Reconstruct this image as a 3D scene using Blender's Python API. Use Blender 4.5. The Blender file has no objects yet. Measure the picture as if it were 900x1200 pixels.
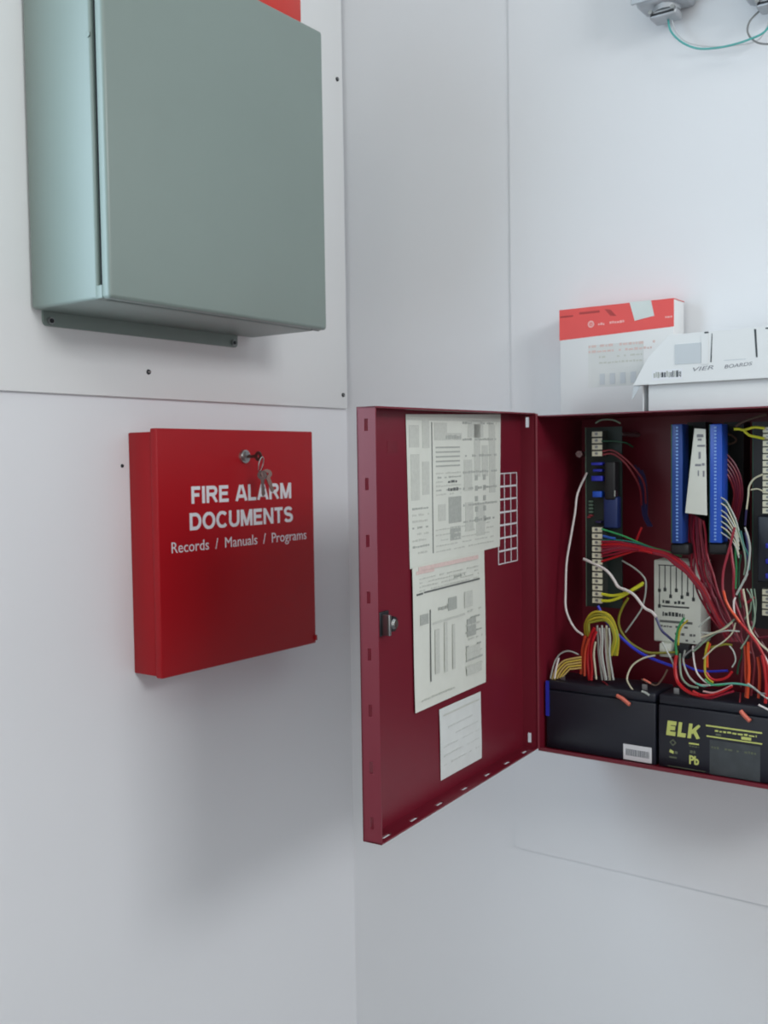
import bpy, bmesh, math, random
from mathutils import Vector, Matrix

# ------------------------------------------------------------------ camera, world, light, exposure
SC = bpy.context.scene
COL = SC.collection
cam_d = bpy.data.cameras.new('camera')
cam = bpy.data.objects.new('camera', cam_d)
COL.objects.link(cam)
cam_d.sensor_fit = 'VERTICAL'
cam_d.sensor_height = 32.0
cam_d.lens = 1208.70 * 32.0 / 1200.0
cam_d.clip_start = 0.02
cam_d.dof.use_dof = True           # the photograph is slightly out of focus, focused short
cam_d.dof.focus_distance = 0.7
cam_d.dof.aperture_fstop = 18.0
RT = Vector((0.8112323, 0.58454603, -0.01442547))
UP = Vector((-0.01711854, 0.04840261, 0.9986812))
FW = Vector((-0.58447337, 0.8099155, -0.04927233))
cam.matrix_world = Matrix(((RT.x, UP.x, -FW.x, 1.0037), (RT.y, UP.y, -FW.y, -1.2938), (RT.z, UP.z, -FW.z, -0.0074), (0, 0, 0, 1)))
SC.camera = cam

world = bpy.data.worlds.new('world')
SC.world = world
world.use_nodes = True
world.node_tree.nodes['Background'].inputs[0].default_value = (0.97, 0.985, 1.0, 1)
world.node_tree.nodes['Background'].inputs[1].default_value = 0.85

def area(name, loc, target, sx, sy, power, color):
    d = bpy.data.lights.new(name, 'AREA')
    d.shape = 'RECTANGLE'; d.size = sx; d.size_y = sy; d.energy = power; d.color = color
    o = bpy.data.objects.new(name, d)
    COL.objects.link(o)
    o.location = loc
    o.rotation_euler = (Vector(target) - Vector(loc)).to_track_quat('-Z', 'Y').to_euler()
    return o
area('ceiling_light', (2.75, -1.13, 0.97), (0.2, -0.3, -0.1), 0.85, 0.5, 26, (0.965, 0.98, 1.0))
area('ceiling_light', (0.9, -1.9, 1.22), (0.9, -1.9, -1), 1.2, 0.6, 6, (1.0, 1.0, 0.88))
area('window_daylight', (-0.06, -1.17, 0.28), (1.0, -1.17, 0.28), 0.90, 0.80, 11.5, (0.64, 0.84, 1.0))

SC.view_settings.view_transform = 'Standard'
SC.view_settings.look = 'None'
SC.view_settings.gamma = 1.0
SC.view_settings.use_curve_mapping = False
SC.view_settings.exposure = -0.21

# ------------------------------------------------------------------ materials
def lin(c):
    return tuple((v / 255 / 12.92) if v / 255 <= 0.04045 else ((v / 255 + 0.055) / 1.055) ** 2.4 for v in c)
MATS = {}
def mat(name, rgb, rough=0.5, metal=0.0, var=0.06, scale=40.0, bump=0.0, spec=0.5, coat=0.0):
    m = bpy.data.materials.new(name)
    m.use_nodes = True
    nt = m.node_tree
    b = nt.nodes['Principled BSDF']
    b.inputs['Roughness'].default_value = rough
    b.inputs['Metallic'].default_value = metal
    b.inputs['Specular IOR Level'].default_value = spec
    b.inputs['Coat Weight'].default_value = coat
    c = lin(rgb)
    tc = nt.nodes.new('ShaderNodeTexCoord')
    nz = nt.nodes.new('ShaderNodeTexNoise')
    nz.inputs['Scale'].default_value = scale
    nz.inputs['Detail'].default_value = 3
    nt.links.new(tc.outputs['Object'], nz.inputs['Vector'])
    rp = nt.nodes.new('ShaderNodeValToRGB')
    rp.color_ramp.elements[0].position = 0.3
    rp.color_ramp.elements[1].position = 0.7
    rp.color_ramp.elements[0].color = tuple(v * (1 - var) for v in c) + (1,)
    rp.color_ramp.elements[1].color = tuple(min(1, v * (1 + var)) for v in c) + (1,)
    nt.links.new(nz.outputs['Fac'], rp.inputs['Fac'])
    nt.links.new(rp.outputs['Color'], b.inputs['Base Color'])
    if bump:
        n2 = nt.nodes.new('ShaderNodeTexNoise')
        n2.inputs['Scale'].default_value = scale * 6
        nt.links.new(tc.outputs['Object'], n2.inputs['Vector'])
        bp = nt.nodes.new('ShaderNodeBump')
        bp.inputs['Strength'].default_value = bump
        bp.inputs['Distance'].default_value = 0.001
        nt.links.new(n2.outputs['Fac'], bp.inputs['Height'])
        nt.links.new(bp.outputs['Normal'], b.inputs['Normal'])
    MATS[name] = m
    return m
mat('wall_paint', (231, 233, 236), 0.6, var=0.012, scale=3, bump=0.06)
mat('board_paint', (230, 232, 232), 0.6, var=0.015, scale=4, bump=0.08)
mat('floor_tile', (112, 113, 116), 0.4, var=0.05, scale=8)
mat('ceiling_paint', (232, 232, 228), 0.8, var=0.02, scale=8)
mat('grey_enamel', (128, 143, 137), 0.38, var=0.02, scale=6, bump=0.03, spec=0.7)
mat('gasket', (30, 34, 38), 0.8)
mat('red_enamel', (164, 12, 24), 0.42, var=0.03, scale=8, bump=0.03, spec=0.3)
mat('maroon_enamel', (112, 22, 40), 0.40, var=0.04, scale=8, bump=0.04)
mat('maroon_stamp', (112, 26, 42), 0.45, var=0.05, scale=30)
mat('steel', (190, 192, 190), 0.25, 1.0, var=0.08)
mat('zinc', (165, 168, 168), 0.35, 0.9, var=0.1)
mat('dark_steel', (52, 54, 58), 0.45, 0.5)
mat('hole_dark', (40, 44, 48), 0.9)
mat('white_ink', (222, 224, 228), 0.5, var=0.02)
mat('paper', (216, 219, 210), 0.75, var=0.02, scale=60)
mat('paper_note', (214, 218, 216), 0.75, var=0.03, scale=60)
mat('print_light', (198, 201, 193), 0.75, var=0.05, scale=300)
mat('print_faint', (206, 210, 207), 0.75, var=0.04, scale=300)
mat('print_mid', (170, 174, 168), 0.75, var=0.08, scale=300)
mat('print_dark', (104, 108, 106), 0.75, var=0.1, scale=300)
mat('print_red', (218, 196, 190), 0.75, var=0.06, scale=300)
mat('battery_plastic', (28, 31, 42), 0.42, var=0.1, scale=20, bump=0.05)
mat('battery_black', (22, 22, 25), 0.55, var=0.1)
mat('battery_print', (204, 212, 120), 0.6, var=0.04)
mat('battery_print_dim', (96, 104, 84), 0.6, var=0.1)
mat('battery_patch', (66, 72, 76), 0.6, var=0.15, scale=60)
mat('sticker', (226, 228, 232), 0.5, var=0.02)
mat('key_metal', (92, 74, 70), 0.32, 0.8, var=0.1)
mat('diagram_ink', (64, 70, 70), 0.7)
mat('barcode', (120, 126, 132), 0.6, var=0.1)
mat('blue_plastic', (34, 84, 190), 0.35, var=0.06)
mat('blue_contact', (128, 168, 226), 0.35, var=0.1)
mat('blue_dark', (26, 44, 96), 0.5)
mat('pcb_green', (38, 96, 72), 0.45, var=0.15, scale=90)
mat('pcb_dark', (26, 40, 36), 0.5, var=0.15, scale=90)
mat('blue_deep', (30, 66, 140), 0.4, var=0.06)
mat('pcb_edge', (104, 132, 114), 0.5, var=0.1)
mat('black_plastic', (26, 27, 30), 0.5, var=0.1)
mat('charcoal_plastic', (46, 50, 60), 0.4, var=0.1)
mat('terminal_beige', (216, 214, 190), 0.45, var=0.06)
mat('terminal_dark', (56, 58, 54), 0.5, var=0.1)
mat('relay_blue', (44, 52, 176), 0.35, var=0.05)
mat('led_red', (150, 50, 60), 0.4)
mat('module_shell', (232, 238, 228), 0.5, var=0.02)
mat('carton_white', (226, 228, 228), 0.65, var=0.015, scale=12)
mat('carton_tint', (214, 217, 215), 0.65, var=0.02)
mat('carton_grey', (198, 204, 208), 0.65, var=0.02, scale=12)
mat('carton_red', (232, 84, 80), 0.55, var=0.03, scale=20)
mat('carton_red_dark', (176, 60, 58), 0.6, var=0.1)
mat('carton_pale_red', (244, 176, 172), 0.6, var=0.05)
mat('tape', (206, 214, 210), 0.35, var=0.03)
mat('ink', (134, 136, 142), 0.7, var=0.1)
mat('slot_dark', (70, 76, 80), 0.8)
mat('junction_grey', (184, 188, 192), 0.45, 0.35, var=0.08)
mat('red_plastic', (206, 52, 42), 0.35, var=0.04)
WC = dict(white=(226, 220, 218), palegrey=(176, 182, 176), grey=(128, 130, 130), cream=(200, 196, 170), yellow=(206, 206, 50), yellow_dark=(188, 172, 50),
          olive=(146, 142, 44), lime=(140, 160, 40), blue=(50, 56, 200), blue_mid=(48, 92, 176), navy=(42, 46, 98), indigo=(46, 40, 84), red=(184, 26, 34),
          crimson=(146, 26, 48), darkred=(124, 34, 44), maroon=(108, 28, 46), maroon_l=(134, 48, 66), rust=(180, 62, 34), orange=(222, 78, 36), salmon=(220, 116, 96), tan=(206, 180, 110),
          yellow_tan=(214, 190, 84), green=(54, 150, 90), darkgreen=(30, 82, 58), greygreen=(134, 156, 136), teal=(50, 120, 112), teal_l=(96, 176, 158),
          pinkgrey=(196, 150, 150), brown=(100, 78, 66), ground_green=(86, 172, 168), whitewire=(206, 208, 210))
for k, c in WC.items():
    mat('wire_' + k, c, 0.4, var=0.05, scale=60)

# ------------------------------------------------------------------ mesh helpers
class Frame:
    def __init__(s, o, u, v, n):
        s.o, s.u, s.v, s.n = Vector(o), Vector(u), Vector(v), Vector(n)
    def p(s, a, b, c=0.0):
        return s.o + s.u * a + s.v * b + s.n * c
WORLD = Frame((0, 0, 0), (1, 0, 0), (0, 1, 0), (0, 0, 1))
LEFT = Frame((0, 0, 0), (0, 1, 0), (0, 0, 1), (1, 0, 0))        # along the left wall, up, out of the wall
BACK = Frame((0, 0, 0), (1, 0, 0), (0, 0, 1), (0, -1, 0))       # along the back wall, up, out of the wall

class MB:
    def __init__(s):
        s.v, s.f, s.m, s.s, s.mats = [], [], [], [], []
    def mi(s, name):
        if name not in s.mats: s.mats.append(name)
        return s.mats.index(name)
    def add(s, vs, fs, m, smooth=False):
        b = len(s.v)
        s.v += [Vector(x) for x in vs]
        i = s.mi(m)
        for f in fs:
            s.f.append([b + k for k in f]); s.m.append(i); s.s.append(smooth)
        return s
    def box(s, lo, hi, m, fr=WORLD, bev=0.0, seg=2):
        bm = bmesh.new()
        bmesh.ops.create_cube(bm, size=1.0)
        for v in bm.verts:
            v.co = Vector([(lo[k] + hi[k]) / 2 + v.co[k] * (hi[k] - lo[k]) for k in range(3)])
        if bev:
            bmesh.ops.bevel(bm, geom=list(bm.edges), offset=bev, segments=seg, affect='EDGES', profile=0.5)
        bm.verts.index_update()
        bm.normal_update()
        base = len(s.s)
        s.add([fr.p(*v.co) for v in bm.verts], [[v.index for v in f.verts] for f in bm.faces], m, bool(bev))
        if bev:                                     # broad faces stay flat, only the rounded edges are smooth
            for k, f in enumerate(bm.faces):
                if max(abs(f.normal.x), abs(f.normal.y), abs(f.normal.z)) > 0.9999: s.s[base + k] = False
        bm.free()
        return s
    def prism(s, poly, c0, c1, m, fr=WORLD):
        n = len(poly)
        vs = [fr.p(a, b, c0) for a, b in poly] + [fr.p(a, b, c1) for a, b in poly]
        fs = [list(range(n))[::-1], list(range(n, 2 * n))] + [[i, (i + 1) % n, n + (i + 1) % n, n + i] for i in range(n)]
        return s.add(vs, fs, m)
    def cyl(s, a, b, r, m, n=16, r2=None):
        a, b = Vector(a), Vector(b)
        d = (b - a).normalized()
        x = d.orthogonal().normalized(); y = d.cross(x)
        r2 = r if r2 is None else r2
        vs = [a + (x * math.cos(t) + y * math.sin(t)) * r for t in [2 * math.pi * k / n for k in range(n)]]
        vs += [b + (x * math.cos(t) + y * math.sin(t)) * r2 for t in [2 * math.pi * k / n for k in range(n)]]
        s.add(vs, [[k, (k + 1) % n, n + (k + 1) % n, n + k] for k in range(n)], m, True)
        i = s.mi(m); base = len(s.v) - 2 * n
        for cap in (list(range(base, base + n))[::-1], list(range(base + n, base + 2 * n))):
            s.f.append(cap); s.m.append(i); s.s.append(False)
        return s
    def tube(s, pts, r, m, n=7, sub=5, closed=False):
        P = [Vector(p) for p in pts]
        out = []
        N = len(P)
        for i in range(N if closed else N - 1):
            p0 = P[i - 1] if (closed or i > 0) else P[0] * 2 - P[1]
            p1, p2 = P[i], P[(i + 1) % N]
            p3 = P[(i + 2) % N] if (closed or i + 2 < N) else P[-1] * 2 - P[-2]
            for k in range(sub):
                t = k / sub
                out.append(0.5 * ((2 * p1) + (p2 - p0) * t + (2 * p0 - 5 * p1 + 4 * p2 - p3) * t * t + (3 * p1 - p0 - 3 * p2 + p3) * t ** 3))
        if not closed: out.append(P[-1])
        K = len(out)
        vs = []
        x = None
        for i, p in enumerate(out):
            d = (out[(i + 1) % K] - out[i - 1]) if closed else (out[min(i + 1, K - 1)] - out[max(i - 1, 0)])
            d.normalize()
            x = d.orthogonal().normalized() if x is None else (x - d * x.dot(d)).normalized()
            y = d.cross(x)
            vs += [p + (x * math.cos(2 * math.pi * j / n) + y * math.sin(2 * math.pi * j / n)) * r for j in range(n)]
        fs = []
        for i in range(K if closed else K - 1):
            a, b = i * n, ((i + 1) % K) * n
            fs += [[a + j, a + (j + 1) % n, b + (j + 1) % n, b + j] for j in range(n)]
        if not closed: fs += [list(range(n))[::-1], list(range((K - 1) * n, K * n))]
        return s.add(vs, fs, m, True)
    def plate(s, u0, u1, v0, v1, holes, c0, c1, m, fr):
        """a flat sheet u0..u1 by v0..v1, thick c0..c1, with real rectangular holes (ua, ub, va, vb)"""
        us = sorted({u0, u1, *[h[0] for h in holes], *[h[1] for h in holes]})
        vs = sorted({v0, v1, *[h[2] for h in holes], *[h[3] for h in holes]})
        solid = {}
        for i in range(len(us) - 1):
            for j in range(len(vs) - 1):
                a, b = (us[i] + us[i + 1]) / 2, (vs[j] + vs[j + 1]) / 2
                solid[i, j] = not any(h[0] < a < h[1] and h[2] < b < h[3] for h in holes)
        for (i, j), ok in solid.items():
            if not ok: continue
            q = [(us[i], vs[j]), (us[i + 1], vs[j]), (us[i + 1], vs[j + 1]), (us[i], vs[j + 1])]
            s.add([fr.p(a, b, c1) for a, b in q], [[0, 1, 2, 3]], m)
            s.add([fr.p(a, b, c0) for a, b in q], [[3, 2, 1, 0]], m)
            for k, (di, dj) in enumerate(((0, -1), (1, 0), (0, 1), (-1, 0))):
                if not solid.get((i + di, j + dj), False):
                    a, b = q[k], q[(k + 1) % 4]
                    s.add([fr.p(*a, c0), fr.p(*b, c0), fr.p(*b, c1), fr.p(*a, c1)], [[0, 1, 2, 3]], m)
        return s
    def sheet(s, quad, m, fr, c, t=0.0004, wave=0.0, nu=8, nv=10, seed=0):
        """paper: quad = bottom-left, bottom-right, top-right, top-left in the frame; gently wavy"""
        rnd = random.Random(seed)
        ph = [rnd.uniform(0, 6.28) for _ in range(4)]
        g = []
        for side in (0, 1):
            for j in range(nv + 1):
                for i in range(nu + 1):
                    a, b = i / nu, j / nv
                    x = [(quad[0][k] * (1 - a) + quad[1][k] * a) * (1 - b) + (quad[3][k] * (1 - a) + quad[2][k] * a) * b for k in (0, 1)]
                    h = wave * (1 + 0.5 * math.sin(a * 4 + ph[0]) + 0.5 * math.sin(b * 5 + ph[1] + a * 2))
                    g.append(fr.p(x[0], x[1], c + h + side * t))
        w = nu + 1; o = w * (nv + 1)
        fs = []
        for j in range(nv):
            for i in range(nu):
                k = j * w + i
                fs.append([o + k, o + k + 1, o + k + w + 1, o + k + w]); fs.append([k + w, k + w + 1, k + 1, k])
        rim = [i for i in range(w)] + [j * w + nu for j in range(1, nv + 1)] + [nv * w + i for i in range(nu - 1, -1, -1)] + [j * w for j in range(nv - 1, 0, -1)]
        for a, b in zip(rim, rim[1:] + rim[:1]): fs.append([a, b, o + b, o + a])
        return s.add(g, fs, m, True)
    def mark(s, u0, u1, v0, v1, c, m, fr, t=0.0002):
        return s.box((u0, v0, c), (u1, v1, c + t), m, fr)
    def build(s, name, parent=None, label=None, kind=None):
        me = bpy.data.meshes.new(name)
        off = root_loc(parent) if parent else Vector((0, 0, 0))
        me.from_pydata([v - off for v in s.v], [], s.f)
        for x in s.mats: me.materials.append(MATS[x])
        me.polygons.foreach_set('material_index', s.m)
        me.polygons.foreach_set('use_smooth', s.s)
        me.update()
        bm = bmesh.new(); bm.from_mesh(me)
        bmesh.ops.recalc_face_normals(bm, faces=bm.faces)
        bm.to_mesh(me); bm.free()
        if any(s.s):
            me.set_sharp_from_angle(angle=math.radians(50))
        o = bpy.data.objects.new(name, me)
        COL.objects.link(o)
        if parent: o.parent = parent
        if label: o['label'] = label
        if kind: o['kind'] = kind
        return o

def root_loc(o):
    while o.parent: o = o.parent
    return o.location.copy()
def thing(name, loc, label, cat, group=None):
    o = bpy.data.objects.new(name, None)
    COL.objects.link(o)
    o.empty_display_size = 0.05
    o.location = loc
    o['label'] = label; o['category'] = cat
    if group: o['group'] = group
    return o
def tag(o, label, cat, group=None):
    """a one-mesh thing: move its origin to its base and describe it"""
    o['label'] = label; o['category'] = cat
    if group: o['group'] = group
    return o
def struct(o):
    o['kind'] = 'structure'
    return o
def text_into(mb, body, u0, u1, v0, v1, c, m, fr, t=0.0003, bold=0.0, shear=0.0, slant=0.0):
    """lettering stretched to the box u0..u1, v0..v1 in the frame; slant raises the far end"""
    cu = bpy.data.curves.new('lettering', 'FONT')
    cu.body = body; cu.size = 1.0; cu.offset = bold; cu.shear = shear; cu.resolution_u = 3; cu.extrude = 0.5
    to = bpy.data.objects.new('lettering', cu)
    COL.objects.link(to)
    bpy.context.view_layer.update()
    me = bpy.data.meshes.new_from_object(to.evaluated_get(bpy.context.evaluated_depsgraph_get()))
    bpy.data.objects.remove(to); bpy.data.curves.remove(cu)
    xs = [v.co.x for v in me.vertices]; ys = [v.co.y for v in me.vertices]
    x0, x1, y0, y1 = min(xs), max(xs), min(ys), max(ys)
    vs = []
    for v in me.vertices:
        a = (v.co.x - x0) / (x1 - x0)
        vs.append(fr.p(u0 + (u1 - u0) * a, v0 + (v1 - v0) * (v.co.y - y0) / (y1 - y0) + slant * a, c + (v.co.z + 0.5) * t))
    mb.add(vs, [list(p.vertices) for p in me.polygons], m)
    bpy.data.meshes.remove(me)
    return mb
H2 = 0.09
def arc(cx, cy, rx, ry, a0, a1, n=12):
    return [(cx + rx * math.cos(math.radians(a0 + (a1 - a0) * k / n)), cy + ry * math.sin(math.radians(a0 + (a1 - a0) * k / n))) for k in range(n + 1)]
GLYPH = {
    'A': (0.92, [[(0.07, 0), (0.40, 1)], [(0.85, 0), (0.52, 1)], [(0.20, 0.30), (0.72, 0.30)]]),
    'C': (0.90, [arc(0.47, 0.5, 0.38, 0.42, 42, 318, 20)]),
    'D': (0.88, [[(0.10, 0), (0.10, 1)], [(0.10, 1 - H2), (0.40, 1 - H2)] + arc(0.40, 0.5, 0.38, 0.41, 90, -90, 12) + [(0.10, H2)]]),
    'E': (0.76, [[(0.10, 0), (0.10, 1)], [(0.10, 1 - H2), (0.72, 1 - H2)], [(0.10, 0.52), (0.66, 0.52)], [(0.10, H2), (0.74, H2)]]),
    'F': (0.68, [[(0.10, 0), (0.10, 1)], [(0.10, 1 - H2), (0.66, 1 - H2)], [(0.10, 0.50), (0.58, 0.50)]]),
    'I': (0.24, [[(0.12, 0), (0.12, 1)]]),
    'K': (0.98, [[(0.10, 0), (0.10, 1)], [(0.82, 1.0), (0.26, 0.40)], [(0.42, 0.60), (0.86, 0)]]),
    'L': (0.68, [[(0.10, 0), (0.10, 1)], [(0.10, H2), (0.66, H2)]]),
    'M': (0.98, [[(0.10, 0), (0.10, 1)], [(0.88, 0), (0.88, 1)], [(0.14, 0.98), (0.49, 0.04)], [(0.84, 0.98), (0.49, 0.04)]]),
    'N': (0.86, [[(0.10, 0), (0.10, 1)], [(0.76, 0), (0.76, 1)], [(0.12, 0.98), (0.74, 0.02)]]),
    'O': (0.96, [arc(0.48, 0.5, 0.39, 0.42, 0, 360, 24)]),
    'R': (0.88, [[(0.10, 0), (0.10, 1)], [(0.10, 1 - H2), (0.50, 1 - H2)] + arc(0.50, 0.70, 0.24, 0.21, 90, -90, 8) + [(0.10, 0.49)], [(0.46, 0.48), (0.78, 0)]]),
    'S': (0.82, [arc(0.41, 0.71, 0.29, 0.20, 20, 250, 12) + arc(0.41, 0.29, 0.31, 0.21, 75, -160, 12)]),
    'T': (0.76, [[(0.38, 0), (0.38, 1)], [(0.02, 1 - H2), (0.74, 1 - H2)]]),
    'U': (0.86, [[(0.10, 1), (0.10, 0.40)] + arc(0.43, 0.40, 0.33, 0.32, 180, 360, 12) + [(0.76, 1)]]),
    ' ': (0.36, [])}
def strokes_into(mb, body, u0, u1, v0, v1, c, m, fr, th=0.205, gap=0.10, shear=0.0, t=0.0003):
    """bold sans capitals drawn as ribbons, stretched to the box"""
    total = sum(GLYPH[ch][0] for ch in body) + gap * (len(body) - 1) + shear
    sx, sy = (u1 - u0) / total, v1 - v0
    x = 0.0
    for ch in body:
        w, lines = GLYPH[ch]
        for li, ln in enumerate(lines):
            fy = lambda y: th / 2 if abs(y - H2) < 1e-6 else (1 - th / 2 if abs(y - 1 + H2) < 1e-6 else y)
            fx = lambda q: max(q, th / 2) if q == 0.10 else q
            P = [Vector((fx(q[0]), fy(q[1]))) for q in ln]
            closed = (P[0] - P[-1]).length < 1e-4
            L, R_ = [], []
            for i, p in enumerate(P):
                a = P[i - 1] if i > 0 else (P[-2] if closed else p)
                b = P[i + 1] if i + 1 < len(P) else (P[1] if closed else p)
                d1 = (p - a).normalized() if (p - a).length > 1e-6 else (b - p).normalized()
                d2 = (b - p).normalized() if (b - p).length > 1e-6 else d1
                n1 = Vector((-d1.y, d1.x)); n2 = Vector((-d2.y, d2.x))
                nn = (n1 + n2); nn = nn / max(nn.length, 1e-6)
                k = th / 2 / max(0.5, nn.dot(n1))
                L.append(p + nn * k); R_.append(p - nn * k)
            n = len(P)
            vs = [fr.p(u0 + (x + q.x + shear * q.y) * sx, v0 + min(1, max(0, q.y)) * sy, c + e) for e in (0, t + li * 0.00002) for q in L + R_]
            fs = []
            for i in range(n - 1):
                fs.append([2 * n + i, 2 * n + i + 1, 3 * n + i + 1, 3 * n + i])
                fs.append([i, 2 * n + i, 2 * n + i + 1, i + 1]); fs.append([n + i + 1, 3 * n + i + 1, 3 * n + i, n + i])
            fs += [[0, n, 3 * n, 2 * n], [n - 1, 3 * n - 1, 4 * n - 1, 2 * n - 1]]
            mb.add(vs, fs, m)
        x += w + gap
    return mb
def scribble(mb, u0, u1, v0, v1, c, m, fr, seed, pitch):
    """illegible small print: a row of short strokes"""
    r = random.Random(seed)
    x = u0
    while x < u1:
        w = pitch * r.uniform(0.5, 1.6)
        if r.random() > 0.18:
            mb.mark(x, min(x + w, u1), v0 + (v1 - v0) * r.uniform(0, 0.15), v1 - (v1 - v0) * r.uniform(0, 0.35), c, m, fr)
        x += w + pitch * 0.35
    return mb

# ------------------------------------------------------------------ the room
FLOOR, CEIL = -1.46, 1.24
WY0, WY1, WZ0, WZ1 = -1.66, -0.69, -0.16, 0.72        # window in the left wall, outside the picture
m = MB().box((-0.1, WY1, FLOOR), (0, 0.1, CEIL), 'wall_paint').box((-0.1, -4.0, FLOOR), (0, WY0, CEIL), 'wall_paint')
m.box((-0.1, WY0, FLOOR), (0, WY1, WZ0), 'wall_paint').box((-0.1, WY0, WZ1), (0, WY1, CEIL), 'wall_paint')
struct(m.build('wall_left'))
m = MB()
for lo, hi in (((-0.055, WY0, WZ0), (-0.02, WY0 + 0.03, WZ1)), ((-0.055, WY1 - 0.03, WZ0), (-0.02, WY1, WZ1)), ((-0.055, WY0, WZ0), (-0.02, WY1, WZ0 + 0.03)), ((-0.055, WY0, WZ1 - 0.03), (-0.02, WY1, WZ1))):
    m.box(lo, hi, 'ceiling_paint')
struct(m.build('window_1'))
struct(MB().box((0, 0, FLOOR), (4.2, 0.1, CEIL), 'wall_paint').build('wall_back'))
struct(MB().box((-0.1, -4.0, FLOOR - 0.1), (4.2, 0.1, FLOOR), 'floor_tile').build('floor'))
struct(MB().box((-0.1, -4.0, CEIL), (4.2, 0.1, CEIL + 0.1), 'ceiling_paint').build('ceiling'))
wl = bpy.data.objects['wall_left']
MB().cyl((-0.001, -0.4521, -0.0086), (0.0012, -0.4521, -0.0086), 0.0022, 'hole_dark', 10).build('screw_hole', wl)

# painted board on the left wall, with its screws
bd = thing('mounting_board', (0, -0.5, 0.0756), 'white painted board on the left wall behind the grey enclosure', 'board')
MB().box((0, -0.685, 0.0756), (0.006, -0.0045, 1.1), 'board_paint', bev=0.0008).build('panel', bd)
for y, z in ((-0.0183, 0.5804), (-0.0163, 0.0967), (-0.4112, 0.1083)):
    MB().cyl((0.0055, y, z), (0.0078, y, z), 0.0036, 'dark_steel', 12, 0.0028).box((0.0078, y - 0.0022, z - 0.0005), (0.0081, y + 0.0022, z + 0.0005), 'steel').build('screw', bd)
# thin board on the back wall behind the panel
b2 = thing('mounting_board', (0.9, 0, -0.566), 'wide thin white board on the back wall behind the open fire panel', 'board')
MB().box((0.2965, -0.0022, -0.566), (1.6, 0, 1.23), 'wall_paint').build('panel', b2)

# ------------------------------------------------------------------ grey enclosure
G0, G1, GB, GT, GD = -0.5812, -0.2225, 0.167, 0.5514, 0.1425
ge = thing('wall_enclosure', (0.006, -0.4, GB), 'large grey enamelled steel enclosure with hinged door on the left wall', 'electrical enclosure')
m = MB().box((0.0085, G0, GB), (0.1222, G1, GT), 'grey_enamel', bev=0.004, seg=3)
m.box((0.118, G0 + 0.0006, GB + 0.0006), (0.1295, G0 + 0.012, 0.1815), 'grey_enamel', bev=0.001)
m.build('body', ge)
MB().box((0.119, G0 + 0.005, GB + 0.003), (0.1296, G1 - 0.005, GT - 0.005), 'gasket').build('gasket', ge)
m = MB().box((0.1285, G0 - 0.0005, GB - 0.0005), (GD, G1 + 0.0005, GT + 0.001), 'grey_enamel', bev=0.0045, seg=4)
m.box((0.1268, G1 - 0.016, GB - 0.001), (0.131, G1 - 0.001, GB + 0.006), 'grey_enamel', bev=0.001)
m.build('door', ge)
MB().cyl((0.119, G0 - 0.0008, 0.44), (0.119, G0 + 0.001, 0.44), 0.003, 'grey_enamel', 10).build('rivet', ge)
m = MB()
pr = []
for cy, cz, a0 in ((-0.2585, 0.1565, -90), (-0.2585, 0.176, 0), (-0.5605, 0.176, 90), (-0.5605, 0.1565, 180)):
    for k in range(5):
        t = math.radians(a0 + k * 22.5)
        pr.append((cy + 0.0055 * math.cos(t), cz + 0.0055 * math.sin(t)))
m.prism(pr, 0.006, 0.0088, 'grey_enamel', LEFT)
fl = m.build('mounting_flange', ge)
for y, z in ((-0.5575, 0.1567), (-0.2625, 0.1567)):
    MB().cyl((0.0085, y, z), (0.0125, y, z), 0.0044, 'zinc', 6).cyl((0.0125, y, z), (0.0135, y, z), 0.0026, 'dark_steel', 10).build('bolt', fl)

# red box standing on the grey enclosure
rb = thing('junction_box', (0.09, -0.30, GT), 'red plastic box resting on top of the grey enclosure', 'junction box')
MB().box((0.055, -0.345, GT + 0.001), (0.117, -0.2445, GT + 0.05), 'red_plastic', bev=0.004).build('body', rb)
MB().box((0.117, -0.347, GT + 0.001), (0.1245, -0.2425, GT + 0.052), 'red_plastic', bev=0.002).build('cover', rb)
for y in (-0.338, -0.2515):
    MB().cyl((0.1245, y, GT + 0.043), (0.126, y, GT + 0.043), 0.003, 'steel', 10).build('screw', rb)

# ------------------------------------------------------------------ red documents cabinet
Y0, Y1, Z0, Z1, DD = -0.4422, -0.1473, -0.2696, 0.0364, 0.0514
dc = thing('documents_cabinet', (0, (Y0 + Y1) / 2, Z0), 'red metal fire alarm documents cabinet with white lettering on the left wall', 'document cabinet')
m = MB()
m.box((0.0, Y0 + 0.001, Z0 + 0.002), (0.0402, Y1 - 0.001, Z1 - 0.0042), 'red_enamel', bev=0.0012)
m.build('body', dc)
m = MB().box((0.0402, Y0, Z0), (DD, Y1, Z1), 'red_enamel', bev=0.0018, seg=3)
m.box((0.0402, Y1 - 0.004, Z0 + 0.004), (0.0535, Y1 + 0.0008, Z0 + 0.012), 'red_enamel', bev=0.0008)
dr = m.build('door', dc)
m = MB()
strokes_into(m, 'FIRE ALARM', -0.3865, -0.1965, -0.0575, -0.0357, DD, 'white_ink', LEFT)
strokes_into(m, 'DOCUMENTS', -0.3905, -0.1938, -0.0908, -0.0690, DD, 'white_ink', LEFT)
m.build('lettering', dr, 'white capital lettering on the red door')
m = MB()
text_into(m, 'Records  /  Manuals  /  Programs', -0.4217, -0.1650, -0.1215, -0.1035, DD, 'white_ink', LEFT)
m.build('small_lettering', dr)
LY, LZ = -0.2900, 0.0014
m = MB().cyl((DD, LY, LZ), (DD + 0.0035, LY, LZ), 0.0098, 'steel', 20, 0.0088).cyl((DD + 0.0035, LY, LZ), (DD + 0.006, LY, LZ), 0.0066, 'zinc', 16, 0.006)
m.build('lock', dr, 'round steel cam lock')
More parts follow.
